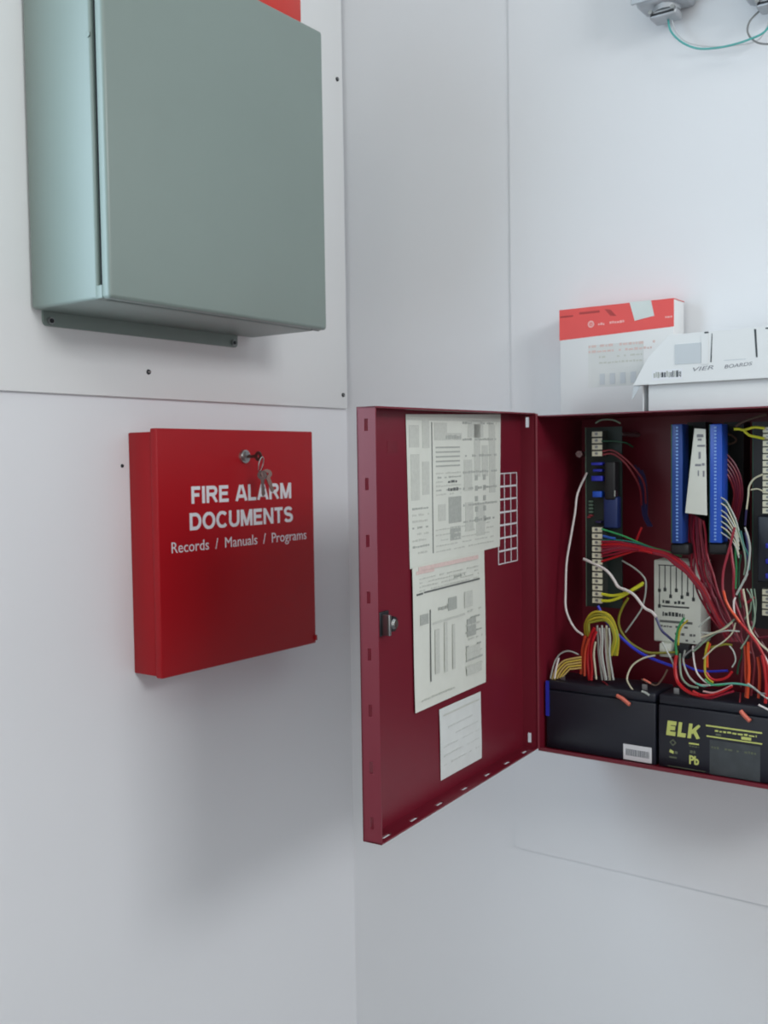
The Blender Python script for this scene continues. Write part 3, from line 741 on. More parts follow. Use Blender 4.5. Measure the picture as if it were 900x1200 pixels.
# ------------------------------------------------------------------ wires (colour, radius mm, label, path in 0.1 mm)
WIRES = [
    ('white', 1.5, 'long white wire looping down beside the left terminal board', '4401,-660,-260 4289,-703,-523 4273,-747,-763 4219,-790,-1148 4190,-833,-1421 4197,-877,-1747 4217,-920,-1983 4296,-963,-2136 4399,-1007,-2242 4512,-1050,-2291'),
    ('white', 2.0, 'thick white wire crossing in front of the left terminal board', '4390,-750,-1364 4484,-775,-1391 4681,-800,-1466 4783,-825,-1534 4862,-850,-1624 4917,-875,-1682 5039,-900,-1715 5149,-925,-1768 5279,-950,-1903 5386,-975,-1945 5449,-1000,-1999'),
    ('navy', 1.8, None, '5419,-950,-1997 5494,-950,-2158 5568,-950,-2224 5652,-950,-2289'),
    ('palegrey', 1.2, None, '4890,-700,-1368 5025,-700,-1437 5147,-700,-1527 5202,-700,-1620 5191,-700,-1791 5146,-700,-1955 5045,-700,-2113 4932,-700,-2273'),
    ('yellow', 2.0, None, '4678,-850,-1786 4827,-850,-1798 4996,-850,-1755 5141,-850,-1671 5229,-850,-1614'),
    ('yellow', 2.0, None, '4678,-850,-1872 4793,-850,-1865 4929,-850,-1813 5030,-850,-1753 5141,-850,-1682 5218,-850,-1635'),
    ('olive', 1.8, None, '5009,-800,-1824 4919,-775,-1962 4863,-750,-2110 4874,-725,-2242 4966,-700,-2379 5102,-675,-2467 5225,-650,-2513 5403,-625,-2500 5578,-600,-2476'),
    ('blue', 2.1, 'blue wire running from the left terminal board down to the right', '4609,-800,-1948 4684,-814,-2082 4793,-829,-2202 4947,-843,-2327 5109,-857,-2438 5279,-871,-2514 5501,-886,-2574 5665,-900,-2606'),
    ('yellow_dark', 1.9, None, '4485,-900,-2337 4479,-900,-2174 4561,-900,-2039 4688,-900,-2008 4813,-900,-2052 4885,-900,-2184 4919,-900,-2342 4900,-900,-2537'),
    ('olive', 1.9, None, '4522,-940,-2328 4513,-940,-2166 4587,-940,-2067 4706,-940,-2036 4815,-940,-2067 4885,-940,-2179 4918,-940,-2336 4881,-940,-2532'),
    ('yellow_dark', 1.9, None, '4559,-980,-2319 4546,-980,-2158 4612,-980,-2094 4723,-980,-2064 4818,-980,-2082 4884,-980,-2173 4917,-980,-2330 4862,-980,-2528'),
    ('olive', 1.9, None, '4595,-1020,-2310 4579,-1020,-2150 4637,-1020,-2121 4741,-1020,-2092 4821,-1020,-2097 4883,-1020,-2168 4916,-1020,-2324 4843,-1020,-2523'),
    ('red', 2.3, None, '4669,-1040,-2193 4612,-1040,-2295 4588,-1040,-2437 4575,-1040,-2622 4597,-1040,-2857'),
    ('red', 2.0, None, '4701,-1060,-2231 4655,-1060,-2342 4631,-1060,-2505 4642,-1060,-2687 4629,-1060,-2850'),
    ('rust', 2.2, None, '4547,-1050,-2299 4511,-1050,-2464 4499,-1050,-2596 4486,-1050,-2792'),
    ('rust', 1.8, None, '4602,-1070,-2324 4555,-1070,-2479 4543,-1070,-2631 4542,-1070,-2804'),
    ('palegrey', 1.45, None, '4686,-1000,-2165 4697,-1000,-2347 4707,-1000,-2540 4752,-1000,-2847'),
    ('white', 1.45, None, '4728,-1025,-2190 4749,-1025,-2339 4740,-1025,-2532 4806,-1025,-2836'),
    ('palegrey', 1.45, None, '4770,-1050,-2151 4778,-1050,-2332 4773,-1050,-2525 4826,-1050,-2830'),
    ('white', 1.45, None, '4778,-1000,-2190 4797,-1000,-2338 4806,-1000,-2530 4847,-1000,-2836'),
    ('cream', 1.45, None, '4820,-1025,-2151 4826,-1025,-2332 4839,-1025,-2523 4867,-1025,-2830'),
    ('palegrey', 1.45, None, '4861,-1050,-2176 4877,-1050,-2323 4871,-1050,-2515 4920,-1050,-2819'),
    ('cream', 1.3, None, '4698,-1080,-2356 4675,-1080,-2498 4685,-1080,-2636 4707,-1080,-2827'),
    ('lime', 2.0, None, '4918,-960,-2205 4929,-960,-2311 4906,-960,-2420 4849,-960,-2532'),
    ('tan', 1.3, None, '4122,-1130,-2895 4171,-1130,-2758 4278,-1130,-2637 4396,-1130,-2593 4525,-1130,-2558'),
    ('yellow_tan', 1.3, None, '4158,-1130,-2880 4206,-1130,-2765 4302,-1130,-2659 4396,-1130,-2625 4524,-1130,-2593'),
    ('tan', 1.3, None, '4194,-1130,-2865 4242,-1130,-2772 4325,-1130,-2680 4396,-1130,-2658 4524,-1130,-2627'),
    ('yellow_tan', 1.3, None, '4230,-1130,-2850 4278,-1130,-2779 4349,-1130,-2702 4396,-1130,-2690 4524,-1130,-2662'),
    ('tan', 1.3, None, '4265,-1130,-2835 4313,-1130,-2786 4372,-1130,-2723 4396,-1130,-2723 4524,-1130,-2696'),
    ('palegrey', 1.0, None, '4108,-1150,-2871 4169,-1150,-2656 4253,-1150,-2539 4371,-1150,-2494 4499,-1150,-2525'),
    ('white', 1.4, None, '4163,-1140,-2867 4188,-1140,-2721 4224,-1140,-2598'),
    ('cream', 1.2, None, '5399,-900,-2487 5276,-947,-2523 5164,-993,-2601 5117,-1040,-2693 5114,-1087,-2790 5198,-1133,-2887 5271,-1180,-2911'),
    ('darkred', 1.1, None, '4751,-1000,-2858 4866,-1080,-2894 4989,-1160,-2970 5111,-1240,-2992'),
    ('salmon', 2.6, None, '5046,-1240,-2959 5128,-1255,-2987 5221,-1270,-3045'),
    ('darkred', 1.2, None, '6472,-1050,-2791 6481,-1113,-2877 6491,-1177,-2951 6548,-1240,-2979'),
    ('salmon', 2.7, None, '6529,-1240,-2953 6581,-1255,-3001 6643,-1270,-3048'),
    ('salmon', 1.2, None, '5358,-1180,-2735 5400,-1180,-2751 5453,-1180,-2776'),
    ('palegrey', 1.5, None, '5352,-1220,-2873 5405,-1220,-2888 5448,-1220,-2913'),
    ('green', 1.3, None, '4669,-820,-968 4842,-800,-1018 4969,-780,-1059 5139,-760,-1129 5307,-740,-1188 5462,-720,-1225 5657,-700,-1282'),
    ('darkgreen', 1.2, None, '4664,-800,137 4770,-700,135 4898,-600,112 4958,-500,57'),
    ('greygreen', 1.2, None, '4540,-700,368 4621,-700,408 4771,-700,403 4873,-700,357'),
    ('darkred', 1.4, None, '4675,-800,9 4778,-720,17 4914,-640,-92 5027,-560,-244 5096,-480,-407 5086,-400,-658'),
    ('darkred', 1.4, None, '4675,-800,-34 4778,-720,-25 4891,-640,-124 4982,-560,-287 5039,-480,-461 5029,-400,-680'),
    ('indigo', 1.6, None, '4919,-350,-170 4987,-350,-356 5010,-350,-606 5032,-350,-813 5100,-350,-953'),
    ('indigo', 1.6, None, '4965,-350,-203 5022,-350,-356 5044,-350,-606 5055,-350,-813 5122,-350,-953'),
    ('indigo', 1.6, None, '5010,-350,-236 5056,-350,-356 5078,-350,-606 5077,-350,-812 5145,-350,-952'),
    ('blue_mid', 1.8, None, '4691,-820,-1054 4771,-820,-1073 4851,-820,-1081'),
    ('red', 1.6, None, '5149,-700,-942 5104,-700,-1049 5059,-700,-1157'),
    ('teal', 1.2, None, '4671,-800,-1110 4887,-800,-1103 5144,-800,-1136 5384,-800,-1212 5598,-800,-1307'),
    ('crimson', 1.7, None, '4668,-820,-1130 4914,-836,-1127 5176,-853,-1167 5346,-869,-1195 5523,-885,-1224 5646,-902,-1271 5787,-918,-1366 5895,-935,-1481 6013,-951,-1614 6119,-967,-1797 6214,-984,-1958 6319,-1000,-2077'),
    ('red', 1.7, None, '4668,-820,-1168 4914,-836,-1150 5176,-853,-1181 5346,-869,-1207 5523,-885,-1237 5646,-902,-1294 5787,-918,-1388 5895,-935,-1503 6013,-951,-1637 6119,-967,-1819 6215,-984,-1980 6319,-1000,-2099'),
    ('crimson', 1.7, None, '4668,-820,-1206 4914,-836,-1174 5176,-853,-1195 5346,-869,-1218 5523,-885,-1251 5646,-902,-1317 5787,-918,-1411 5895,-935,-1526 6013,-951,-1659 6119,-967,-1841 6215,-984,-2002 6319,-1000,-2121'),
    ('maroon_l', 1.7, None, '4667,-820,-1244 4914,-836,-1197 5176,-853,-1208 5346,-869,-1230 5523,-885,-1265 5646,-902,-1339 5787,-918,-1433 5895,-935,-1548 6013,-951,-1681 6119,-967,-1863 6215,-984,-2024 6319,-1000,-2143'),
    ('crimson', 1.7, None, '4667,-820,-1282 4914,-836,-1221 5176,-853,-1222 5346,-869,-1241 5523,-885,-1278 5645,-902,-1362 5787,-918,-1456 5895,-935,-1570 6013,-951,-1703 6119,-967,-1885 6215,-984,-2046 6319,-1000,-2165'),
    ('red', 1.6, None, '4658,-800,-1381 4818,-825,-1328 4998,-850,-1265 5185,-875,-1213 5358,-900,-1236'),
    ('crimson', 1.5, None, '4658,-800,-1316 4822,-833,-1284 5005,-867,-1232 5195,-900,-1201'),
    ('maroon', 1.5, None, '5747,-700,-740 5744,-743,-996 5772,-786,-1249 5842,-829,-1468 5914,-871,-1694 6059,-914,-1913 6197,-957,-2077 6295,-1000,-2223'),
    ('crimson', 1.5, None, '5772,-720,-749 5759,-760,-994 5814,-800,-1246 5832,-840,-1467 5961,-880,-1690 6054,-920,-1912 6204,-960,-2076 6312,-1000,-2221'),
    ('maroon_l', 1.5, None, '5796,-740,-758 5800,-777,-992 5854,-814,-1243 5865,-851,-1464 5972,-889,-1689 6110,-926,-1907 6255,-963,-2072 6328,-1000,-2220'),
    ('maroon', 1.5, None, '5821,-760,-767 5832,-794,-990 5863,-829,-1242 5945,-863,-1459 5986,-897,-1687 6147,-931,-1904 6247,-966,-2072 6345,-1000,-2218'),
    ('crimson', 1.5, None, '5845,-780,-776 5839,-811,-988 5878,-843,-1240 5931,-874,-1459 6057,-906,-1681 6129,-937,-1904 6276,-969,-2069 6361,-1000,-2217'),
    ('maroon_l', 1.5, None, '5869,-800,-784 5885,-829,-986 5915,-857,-1237 5974,-886,-1455 6035,-914,-1682 6145,-943,-1903 6278,-971,-2069 6378,-1000,-2215'),
    ('maroon', 1.5, None, '5893,-820,-793 5912,-846,-984 5943,-871,-1235 5987,-897,-1454 6091,-923,-1677 6191,-949,-1898 6299,-974,-2066 6394,-1000,-2214'),
    ('crimson', 1.5, None, '5918,-840,-802 5942,-863,-982 5981,-886,-1232 6010,-909,-1451 6114,-931,-1675 6218,-954,-1896 6339,-977,-2063 6410,-1000,-2212'),
    ('maroon_l', 1.5, None, '5941,-860,-810 5964,-880,-980 5990,-900,-1231 6081,-920,-1446 6110,-940,-1674 6235,-960,-1894 6352,-980,-2061 6427,-1000,-2211'),
    ('maroon', 1.5, None, '5965,-880,-819 5966,-897,-979 6024,-914,-1228 6052,-931,-1447 6167,-949,-1669 6278,-966,-1890 6362,-983,-2060 6443,-1000,-2209'),
    ('crimson', 1.5, None, '5989,-900,-827 6020,-914,-976 6043,-929,-1226 6118,-943,-1442 6186,-957,-1667 6289,-971,-1888 6375,-986,-2058 6459,-1000,-2208'),
    ('maroon', 1.4, None, '6182,-800,-7 6301,-767,-149 6370,-733,-329 6381,-700,-529 6341,-667,-712 6282,-633,-937 6222,-600,-1195'),
    ('darkred', 1.4, None, '6183,-800,-55 6290,-767,-197 6347,-733,-353 6357,-700,-530 6318,-667,-712 6258,-633,-937 6208,-600,-1195'),
    ('maroon', 1.4, None, '6183,-800,-103 6278,-767,-244 6323,-733,-377 6333,-700,-530 6294,-667,-712 6234,-633,-938 6193,-600,-1196'),
    ('maroon', 1.4, None, '6183,-800,-151 6266,-767,-292 6300,-733,-401 6309,-700,-530 6270,-667,-713 6210,-633,-938 6179,-600,-1196'),
    ('darkred', 1.4, None, '6183,-800,-199 6254,-767,-340 6276,-733,-425 6286,-700,-530 6246,-667,-713 6186,-633,-939 6164,-600,-1197'),
    ('crimson', 1.7, None, '6384,-1000,-891 6328,-1038,-1166 6282,-1075,-1381 6284,-1113,-1594 6326,-1150,-1715'),
    ('orange', 1.7, None, '6308,-1155,-1608 6337,-1155,-1724 6386,-1155,-1818 6444,-1155,-1892 6492,-1155,-1957'),
    ('red', 1.7, None, '6481,-1150,-1948 6568,-1156,-2038 6674,-1162,-2163 6761,-1168,-2309 6809,-1174,-2438 6830,-1180,-2607'),
    ('crimson', 1.8, None, '6336,-1000,-1109 6363,-1023,-1254 6390,-1046,-1408 6397,-1069,-1671 6463,-1091,-1860 6556,-1114,-2035 6667,-1137,-2178 6777,-1160,-2347'),
    ('crimson', 1.7, None, '6466,-1040,-1591 6495,-1040,-1707 6543,-1040,-1743 6619,-1040,-1679'),
    ('white', 1.3, 'white wire falling to the lower right above the branded battery', '6426,-1100,-1685 6411,-1111,-1743 6424,-1123,-1878 6485,-1134,-1960 6613,-1146,-2084 6701,-1157,-2210 6798,-1169,-2363 6857,-1180,-2470'),
    ('cream', 1.3, None, '6512,-1100,-1582 6555,-1114,-1801 6589,-1128,-2011 6688,-1142,-2156 6767,-1156,-2223 6845,-1170,-2271'),
    ('palegrey', 1.5, None, '6566,-1120,-1402 6509,-1120,-1521 6442,-1120,-1652'),
    ('greygreen', 1.3, None, '6413,-1000,-891 6443,-1000,-988 6491,-1000,-1143 6511,-1000,-1299 6492,-1000,-1437'),
    ('palegrey', 1.3, None, '6506,-1020,-887 6545,-1020,-1003 6564,-1020,-1139 6545,-1020,-1334 6508,-1020,-1493'),
    ('teal', 1.3, None, '6452,-1000,-929 6491,-1000,-1104 6549,-1000,-1219 6549,-1000,-1375'),
    ('navy', 1.6, None, '6471,-900,-954 6500,-900,-1111 6481,-900,-1309'),
    ('green', 1.4, None, '6398,-950,-993 6379,-950,-1191 6390,-950,-1358 6380,-950,-1606'),
    ('darkgreen', 1.4, None, '6423,-900,-1213 6404,-900,-1392 6404,-900,-1610 6424,-900,-1828'),
    ('greygreen', 1.0, None, '6564,-850,-1606 6584,-850,-1802 6556,-850,-1983 6488,-850,-2128'),
    ('greygreen', 1.0, None, '6492,-900,-1605 6540,-900,-1701 6531,-900,-1859 6464,-900,-1964'),
    ('palegrey', 0.9, None, '6227,-1000,-550 6286,-1000,-588 6335,-1000,-671 6394,-1000,-793 6433,-1000,-929'),
    ('cream', 0.9, None, '6227,-1000,-619 6286,-1000,-657 6335,-1000,-745 6394,-1000,-872 6433,-1000,-1008'),
    ('palegrey', 0.9, None, '6228,-1000,-698 6286,-1000,-736 6335,-1000,-809 6394,-1000,-921 6433,-1000,-1057'),
    ('cream', 0.9, None, '6228,-1000,-757 6287,-1000,-795 6336,-1000,-863 6394,-1000,-970 6433,-1000,-1106'),
    ('palegrey', 0.9, None, '6228,-1000,-826 6287,-1000,-864 6336,-1000,-917 6394,-1000,-1009 6433,-1000,-1145'),
    ('cream', 0.9, None, '6228,-1000,-886 6287,-1000,-924 6336,-1000,-976 6394,-1000,-1068 6433,-1000,-1204'),
    ('palegrey', 0.9, None, '6228,-1000,-955 6287,-1000,-993 6336,-1000,-1031 6394,-1000,-1107 6434,-1000,-1243'),
    ('darkgreen', 1.1, None, '6218,-940,-592 6277,-940,-640 6336,-940,-738 6385,-940,-875 6415,-940,-1052'),
    ('darkgreen', 1.1, None, '6218,-940,-701 6277,-940,-749 6336,-940,-837 6385,-940,-944 6415,-940,-1101'),
    ('darkgreen', 1.1, None, '6218,-940,-810 6278,-940,-858 6337,-940,-936 6386,-940,-1013 6415,-940,-1150'),
    ('darkgreen', 1.1, None, '6219,-940,-919 6278,-940,-967 6337,-940,-1035 6386,-940,-1082 6415,-940,-1200'),
    ('yellow', 1.7, None, '6341,-900,235 6394,-880,234 6446,-860,223 6555,-840,250 6664,-820,237'),
    ('yellow', 1.7, None, '6452,-880,213 6504,-860,163 6575,-840,142 6664,-820,120'),
    ('brown', 1.8, None, '6269,-600,273 6368,-600,330 6505,-600,375 6622,-600,400'),
    ('cream', 1.2, None, '6653,-840,-288 6557,-840,-337 6500,-840,-425 6490,-840,-534 6471,-840,-691'),
    ('indigo', 1.4, None, '6468,-830,-682 6459,-830,-781 6450,-830,-880'),
    ('cream', 0.9, None, '6516,-830,-465 6593,-830,-455 6660,-830,-484'),
    ('brown', 1.3, None, '6097,-500,188 6188,-500,175 6249,-500,113 6189,-500,74 6087,-500,66'),
    ('green', 1.7, None, '5795,-1000,-1982 5743,-1000,-2068 5712,-1000,-2153 5691,-1000,-2298 5702,-1000,-2441'),
    ('yellow_dark', 1.3, None, '5840,-1010,-2008 5768,-1010,-2085 5737,-1010,-2170 5726,-1010,-2314'),
    ('red', 2.4, None, '5709,-1020,-2437 5700,-1052,-2556 5732,-1084,-2710 5805,-1116,-2788 5919,-1148,-2839 6041,-1180,-2848'),
    ('greygreen', 1.4, None, '5743,-1000,-2416 5757,-1038,-2552 5791,-1075,-2685 5886,-1113,-2759 6011,-1150,-2767'),
    ('palegrey', 1.3, None, '5805,-1000,-2369 5798,-1038,-2497 5873,-1075,-2656 5998,-1113,-2736 6151,-1150,-2721'),
    ('white', 1.2, None, '5926,-1080,-2295 5936,-1080,-2445 5966,-1080,-2584 6017,-1080,-2659 6087,-1080,-2711 6187,-1080,-2730'),
    ('yellow_dark', 1.6, None, '6114,-1100,-2224 6084,-1100,-2357 6074,-1100,-2508 6084,-1100,-2608 6124,-1100,-2663 6174,-1100,-2698'),
    ('orange', 1.6, None, '6127,-1080,-2246 6097,-1080,-2389 6097,-1080,-2529'),
    ('red', 1.7, None, '6094,-1100,-2586 6134,-1100,-2642 6194,-1100,-2665 6282,-1100,-2645 6341,-1100,-2609 6390,-1100,-2544'),
    ('teal_l', 1.4, None, '5984,-1130,-2724 6064,-1130,-2745 6144,-1130,-2726 6292,-1130,-2698 6428,-1130,-2673 6563,-1130,-2677 6648,-1130,-2696'),
    ('green', 1.4, None, '6084,-1130,-2662 6144,-1130,-2706 6223,-1130,-2716 6321,-1130,-2695'),
    ('red', 1.8, None, '5957,-1170,-2810 6038,-1170,-2841 6118,-1170,-2841 6217,-1170,-2809 6324,-1170,-2756 6412,-1170,-2697'),
    ('crimson', 1.6, None, '6014,-1160,-2856 6154,-1160,-2868 6292,-1160,-2812 6428,-1160,-2756'),
    ('pinkgrey', 1.3, None, '6078,-1170,-2796 6197,-1170,-2801 6315,-1170,-2748 6411,-1170,-2687'),
    ('orange', 1.9, None, '6577,-1120,-2179 6578,-1120,-2335 6588,-1120,-2500 6579,-1120,-2677 6570,-1120,-2825'),
    ('rust', 1.9, None, '6533,-1100,-2225 6543,-1100,-2381 6544,-1100,-2557 6554,-1100,-2693 6545,-1100,-2822'),
    ('red', 2.2, None, '6743,-1170,-2310 6771,-1170,-2442 6790,-1170,-2585 6791,-1170,-2730 6782,-1170,-2847'),
    ('rust', 1.9, None, '6682,-1120,-2344 6701,-1120,-2488 6702,-1120,-2633 6693,-1120,-2810'),
    ('palegrey', 1.2, None, '6587,-1180,-2645 6644,-1180,-2678 6700,-1180,-2719 6785,-1180,-2777 6859,-1180,-2806'),
    ('grey', 1.2, None, '6662,-1180,-2685 6719,-1180,-2736 6794,-1180,-2737'),
    ('white', 1.3, None, '6728,-1245,-2858 6766,-1245,-2872 6821,-1245,-2894 6877,-1245,-2916'),
    ('greygreen', 1.2, None, '5940,-1120,-2358 6010,-1120,-2291 6120,-1120,-2180 6288,-1120,-2057 6423,-1120,-1937'),
    ('palegrey', 1.1, None, '6034,-1130,-2117 6133,-1130,-2118 6232,-1130,-2100 6349,-1130,-2070 6484,-1130,-2068'),
    ('palegrey', 1.2, None, '6003,-1100,-2063 6063,-1100,-1998 6133,-1100,-1933'),
    ('cream', 1.1, None, '6047,-1140,-2174 6186,-1140,-2112 6323,-1140,-2041 6401,-1140,-1966'),
    ('grey', 1.2, None, '5803,-1080,-2449 5864,-1080,-2382 5936,-1080,-2324 6027,-1080,-2235'),
    ('olive', 1.5, None, '6080,-1000,-2313 6190,-1000,-2282 6280,-1000,-2254 6358,-1000,-2257'),
    ('blue', 1.6, None, '5739,-900,-2557 5894,-900,-2613 6048,-900,-2616 6278,-900,-2581'),
    ('brown', 1.2, None, '5324,-1150,-2745 5410,-1150,-2776 5505,-1150,-2796 5579,-1150,-2716 5642,-1150,-2596'),
    ('palegrey', 1.3, None, '5523,-1000,-2293 5586,-1000,-2411 5649,-1000,-2518 5670,-1000,-2599'),
    ('darkgreen', 1.3, None, '6353,-920,-2129 6431,-920,-2222 6451,-920,-2360 6412,-920,-2483 6393,-920,-2605'),
    ('palegrey', 1.0, None, '6360,-1100,-2251 6408,-1100,-2315 6428,-1100,-2412 6389,-1100,-2495'),
    ('maroon', 1.8, None, '6283,-950,-2191 6382,-950,-2222 6518,-950,-2210 6652,-950,-2158 6766,-950,-2129'),
    ('maroon', 1.8, None, '6541,-900,-1977 6580,-900,-2093 6657,-900,-2205 6734,-900,-2325'),
    ('maroon', 1.6, None, '6454,-1000,-1695 6493,-1000,-1889 6455,-1000,-2109 6494,-1000,-2283 6476,-1000,-2533 6457,-1000,-2733'),
    ('darkred', 1.6, None, '6603,-980,-2030 6565,-980,-2230 6604,-980,-2424 6586,-980,-2672 6567,-980,-2823'),
    ('maroon', 1.6, None, '6160,-1000,-1714 6239,-1000,-1928 6358,-1000,-2098 6455,-1000,-2208 6571,-1000,-2335'),
    ('greygreen', 1.1, None, '6604,-1120,-1574 6642,-1120,-1785 6643,-1120,-1959 6568,-1120,-2140 6492,-1120,-2265'),
    ('cream', 1.0, None, '6436,-1130,-1974 6398,-1130,-2095 6301,-1130,-2202 6183,-1130,-2293 6064,-1130,-2424'),
]
for col, rad, lab, path in WIRES:
    pts = [tuple(int(q) / 1e4 for q in p.split(',')) for p in path.split()]
    MB().tube(pts, rad / 1000 * 0.93, 'wire_' + col, 6, 4).build('wire', fp, lab)

# ------------------------------------------------------------------ cartons on top of the panel
ZC = ZT + 0.0003
rc_ = thing('carton', (0.47, -0.026, ZC), 'upright white carton with an orange-red band on top of the fire panel', 'box')
MB().box((0.3930, -0.0450, ZC), (0.5465, -0.0080, 0.1872), 'carton_white', bev=0.0008).build('body', rc_)
m = MB()
cf = 0.0450
m.prism([(0.3926, 0.1480), (0.5470, 0.1532), (0.5470, 0.1878), (0.3926, 0.1878)], cf, cf + 0.0003, 'carton_red', BACK)
m.box((0.3926, -0.0454, 0.1872), (0.5470, -0.0076, 0.1878), 'carton_red')
m.box((0.3923, -0.0454, 0.1480), (0.3930, -0.0076, 0.1878), 'carton_red')
band = m.build('red_band', rc_)
m = MB()
m.mark(0.3935, 0.4120, 0.1775, 0.1795, cf + 0.0003, 'carton_red_dark', BACK)
m.mark(0.4210, 0.4490, 0.1795, 0.1822, cf + 0.0003, 'carton_red_dark', BACK)
m.prism([(0.4560, 0.1830), (0.4640, 0.1815), (0.4720, 0.1730), (0.4640, 0.1740)], cf + 0.0003, cf + 0.0005, 'carton_red_dark', BACK)
m.build('smudge_print', band)
n = 18
m = MB()
m.add([BACK.p(0.4372 + rr * math.cos(2 * math.pi * k / n), 0.1655 + rr * math.sin(2 * math.pi * k / n), cf + 0.0006) for rr in (0.0046, 0.0022) for k in range(n)],
      [[k, (k + 1) % n, n + (k + 1) % n, n + k] for k in range(n)], 'carton_pale_red')
m.mark(0.4362, 0.4382, 0.1645, 0.1665, cf + 0.0004, 'carton_pale_red', BACK)
m.build('emblem', band)
m = MB()
scribble(m, 0.4470, 0.4555, 0.1628, 0.1665, cf + 0.0004, 'carton_pale_red', BACK, 401, 0.0022)
scribble(m, 0.4590, 0.4830, 0.1635, 0.1672, cf + 0.0004, 'carton_pale_red', BACK, 402, 0.0022)
scribble(m, 0.5360, 0.5450, 0.1640, 0.1675, cf + 0.0004, 'carton_pale_red', BACK, 403, 0.0022)
m.build('small_print', band)
m = MB()
m.prism([(0.4965, 0.1645), (0.5221, 0.1686), (0.5177, 0.1883), (0.4897, 0.1883)], cf + 0.0004, cf + 0.0007, 'tape', BACK)
m.build('tape', rc_)
m = MB()
m.mark(0.4330, 0.5080, 0.0840, 0.1385, cf, 'carton_tint', BACK, 0.0001)
for k in range(2): scribble(m, 0.4335, 0.5230, 0.1350 - k * 0.0068, 0.1385 - k * 0.0068, cf + 0.0001, 'print_red', BACK, 410 + k, 0.004)
for k in range(5): scribble(m, 0.4480, 0.5060, 0.1210 - k * 0.0075, 0.1240 - k * 0.0075, cf + 0.0001, 'print_light' if k < 2 else 'carton_tint', BACK, 420 + k, 0.004)
for k in range(4): m.mark(0.4490 + k * 0.014, 0.4560 + k * 0.014, 0.0870, 0.1010, cf + 0.0004, 'carton_grey', BACK)
m.build('table_print', rc_)

wb = thing('carton', (0.62, -0.09, ZC), 'low white cardboard box with a deep folded lid and handwriting on the fire panel', 'box')
MB().box((0.5425, -0.1180, ZC), (0.8000, -0.0500, 0.1000), 'carton_white', bev=0.0008).build('tray', wb)
MB().box((0.5345, -0.1150, ZC), (0.5360, -0.0600, 0.0776), 'carton_white').build('shade_flap', wb)  # flap added so the narrow gap beside the tray falls into shade
m = MB()
m.prism([(0.5266, 0.0778), (0.8060, 0.0778), (0.8060, 0.1335), (0.5700, 0.1335), (0.5450, 0.1090)], 0.1240, 0.1252, 'carton_white', BACK)
m.box((0.5680, -0.1240, 0.1325), (0.8060, -0.0480, 0.1337), 'carton_white')
m.box((0.5420, -0.0492, 0.0800), (0.8060, -0.0480, 0.1330), 'carton_white')
m.box((0.8048, -0.1240, 0.0778), (0.8060, -0.0480, 0.1337), 'carton_white')
m.add([BACK.p(0.5266, 0.0778, 0.1246), BACK.p(0.5450, 0.1090, 0.1246), BACK.p(0.5430, 0.1090, 0.0500), BACK.p(0.5320, 0.0790, 0.0560)], [[0, 1, 2, 3], [3, 2, 1, 0]], 'carton_white')
lid = m.build('lid', wb)
m = MB()
m.mark(0.5775, 0.6080, 0.0990, 0.1220, 0.1252, 'carton_grey', BACK, 0.0006)
m.mark(0.6085, 0.6165, 0.0970, 0.1310, 0.1252, 'carton_white', BACK, 0.0008)
m.build('end_flap', lid)
m = MB()
m.prism([(0.6185, 0.0990), (0.6198, 0.0990), (0.6208, 0.1310), (0.6200, 0.1310)], 0.1252, 0.1255, 'slot_dark', BACK)
m.prism([(0.6690, 0.1010), (0.6708, 0.1010), (0.6690, 0.1320), (0.6668, 0.1320)], 0.1252, 0.1255, 'slot_dark', BACK)
m.mark(0.6115, 0.6165, 0.1318, 0.1336, 0.1252, 'slot_dark', BACK)
m.mark(0.6790, 0.6900, 0.1310, 0.1325, 0.1252, 'slot_dark', BACK)
m.mark(0.6340, 0.6580, 0.0995, 0.1003, 0.1252, 'carton_grey', BACK)
m.build('tuck_slot', lid)
m = MB()
text_into(m, 'VIER', 0.5985, 0.6220, 0.0898, 0.0942, 0.1252, 'ink', BACK, shear=0.25, slant=0.0012)
text_into(m, 'BOARDS', 0.6345, 0.6650, 0.0908, 0.0948, 0.1252, 'ink', BACK, shear=0.2, slant=0.0018)
m.build('handwriting', lid, 'grey handwritten words')
m = MB()
m.mark(0.5500, 0.5860, 0.0822, 0.0938, 0.1252, 'sticker', BACK)
x = 0.5520
while x < 0.5840:
    wd = r.uniform(0.0008, 0.0024)
    m.mark(x, x + wd, 0.0845 + r.uniform(0, 0.001), 0.0905 + r.uniform(0, 0.002), 0.1254, 'slot_dark' if r.random() > 0.4 else 'print_mid', BACK); x += wd + 0.0009
m.build('barcode_sticker', lid)
MB().prism([(0.5266, 0.0775), (0.5345, 0.0770), (0.5300, 0.0690), (0.5240, 0.0610)], 0.1225, 0.1232, 'carton_grey', BACK).build('loose_tab', lid)

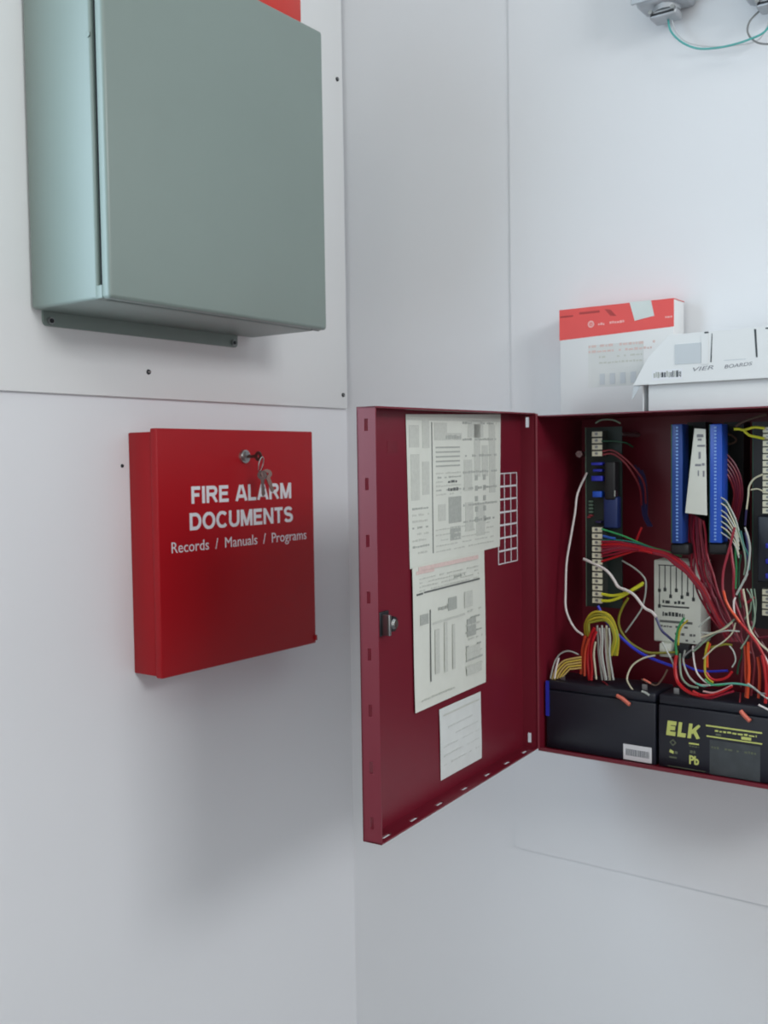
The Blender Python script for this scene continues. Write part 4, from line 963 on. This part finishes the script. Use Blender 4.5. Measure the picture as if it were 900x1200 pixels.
# ------------------------------------------------------------------ junction boxes and loops of wire at the top right
def junction(xc, zc, label):
    j = thing('conduit_box', (xc, -0.0022, zc), label, 'electrical box', 'steel boxes above the cartons')
    MB().box((xc - 0.030, -0.045, zc), (xc + 0.034, -0.0024, zc + 0.08), 'junction_grey', bev=0.006).build('body', j)
    MB().box((xc - 0.034, -0.048, zc + 0.004), (xc + 0.038, -0.045, zc + 0.084), 'junction_grey', bev=0.001).build('cover', j)
    cl = MB()
    cl.cyl((xc + 0.004, -0.024, zc + 0.001), (xc + 0.004, -0.024, zc - 0.006), 0.016, 'junction_grey', 16)
    cl.box((xc - 0.014, -0.038, zc - 0.016), (xc + 0.020, -0.012, zc - 0.006), 'junction_grey', bev=0.003)
    cl.box((xc - 0.012, -0.0388, zc - 0.0125), (xc + 0.018, -0.0380, zc - 0.0100), 'dark_steel')
    c_ = cl.build('cable_clamp', j)
    for s in (-0.011, 0.017):
        MB().cyl((xc + s, -0.0375, zc - 0.0085), (xc + s, -0.0425, zc - 0.0085), 0.0028, 'zinc', 8).build('clamp_screw', c_)
    return j
junction(0.5270, 0.5490, 'grey steel box with a cable clamp above the red-banded carton')
junction(0.6560, 0.5290, 'grey steel box with a cable clamp at the upper right corner, cut by the frame')
def loop(name, pts, r, mt, label):
    tag(MB().tube(pts, r, mt, 7, 6).build(name), label, 'wire')
loop('ground_wire', [(0.5320, -0.024, 0.535), (0.5350, -0.026, 0.521), (0.5430, -0.028, 0.5085), (0.5560, -0.030, 0.4960), (0.5720, -0.030, 0.4870), (0.5900, -0.030, 0.4830), (0.6100, -0.030, 0.4815), (0.6330, -0.030, 0.4830), (0.6520, -0.028, 0.4900), (0.6620, -0.026, 0.5150)], 0.0013, 'wire_ground_green', 'green wire sagging between the two grey steel boxes')
loop('white_wire', [(0.5360, -0.022, 0.534), (0.5400, -0.020, 0.519), (0.5500, -0.018, 0.5060), (0.5640, -0.014, 0.4985), (0.5850, -0.010, 0.4925), (0.6100, -0.010, 0.4880), (0.6400, -0.012, 0.4880), (0.6560, -0.018, 0.5140)], 0.0009, 'wire_whitewire', 'thin white wire hanging behind the green wire at the top right')
loop('grey_wire', [(0.6420, -0.024, 0.5150), (0.6330, -0.028, 0.5050), (0.6300, -0.028, 0.4950), (0.6340, -0.028, 0.4850), (0.6450, -0.028, 0.4760), (0.6640, -0.028, 0.4720), (0.6840, -0.028, 0.4760)], 0.0012, 'wire_grey', 'grey wire curling down from the upper right steel box')
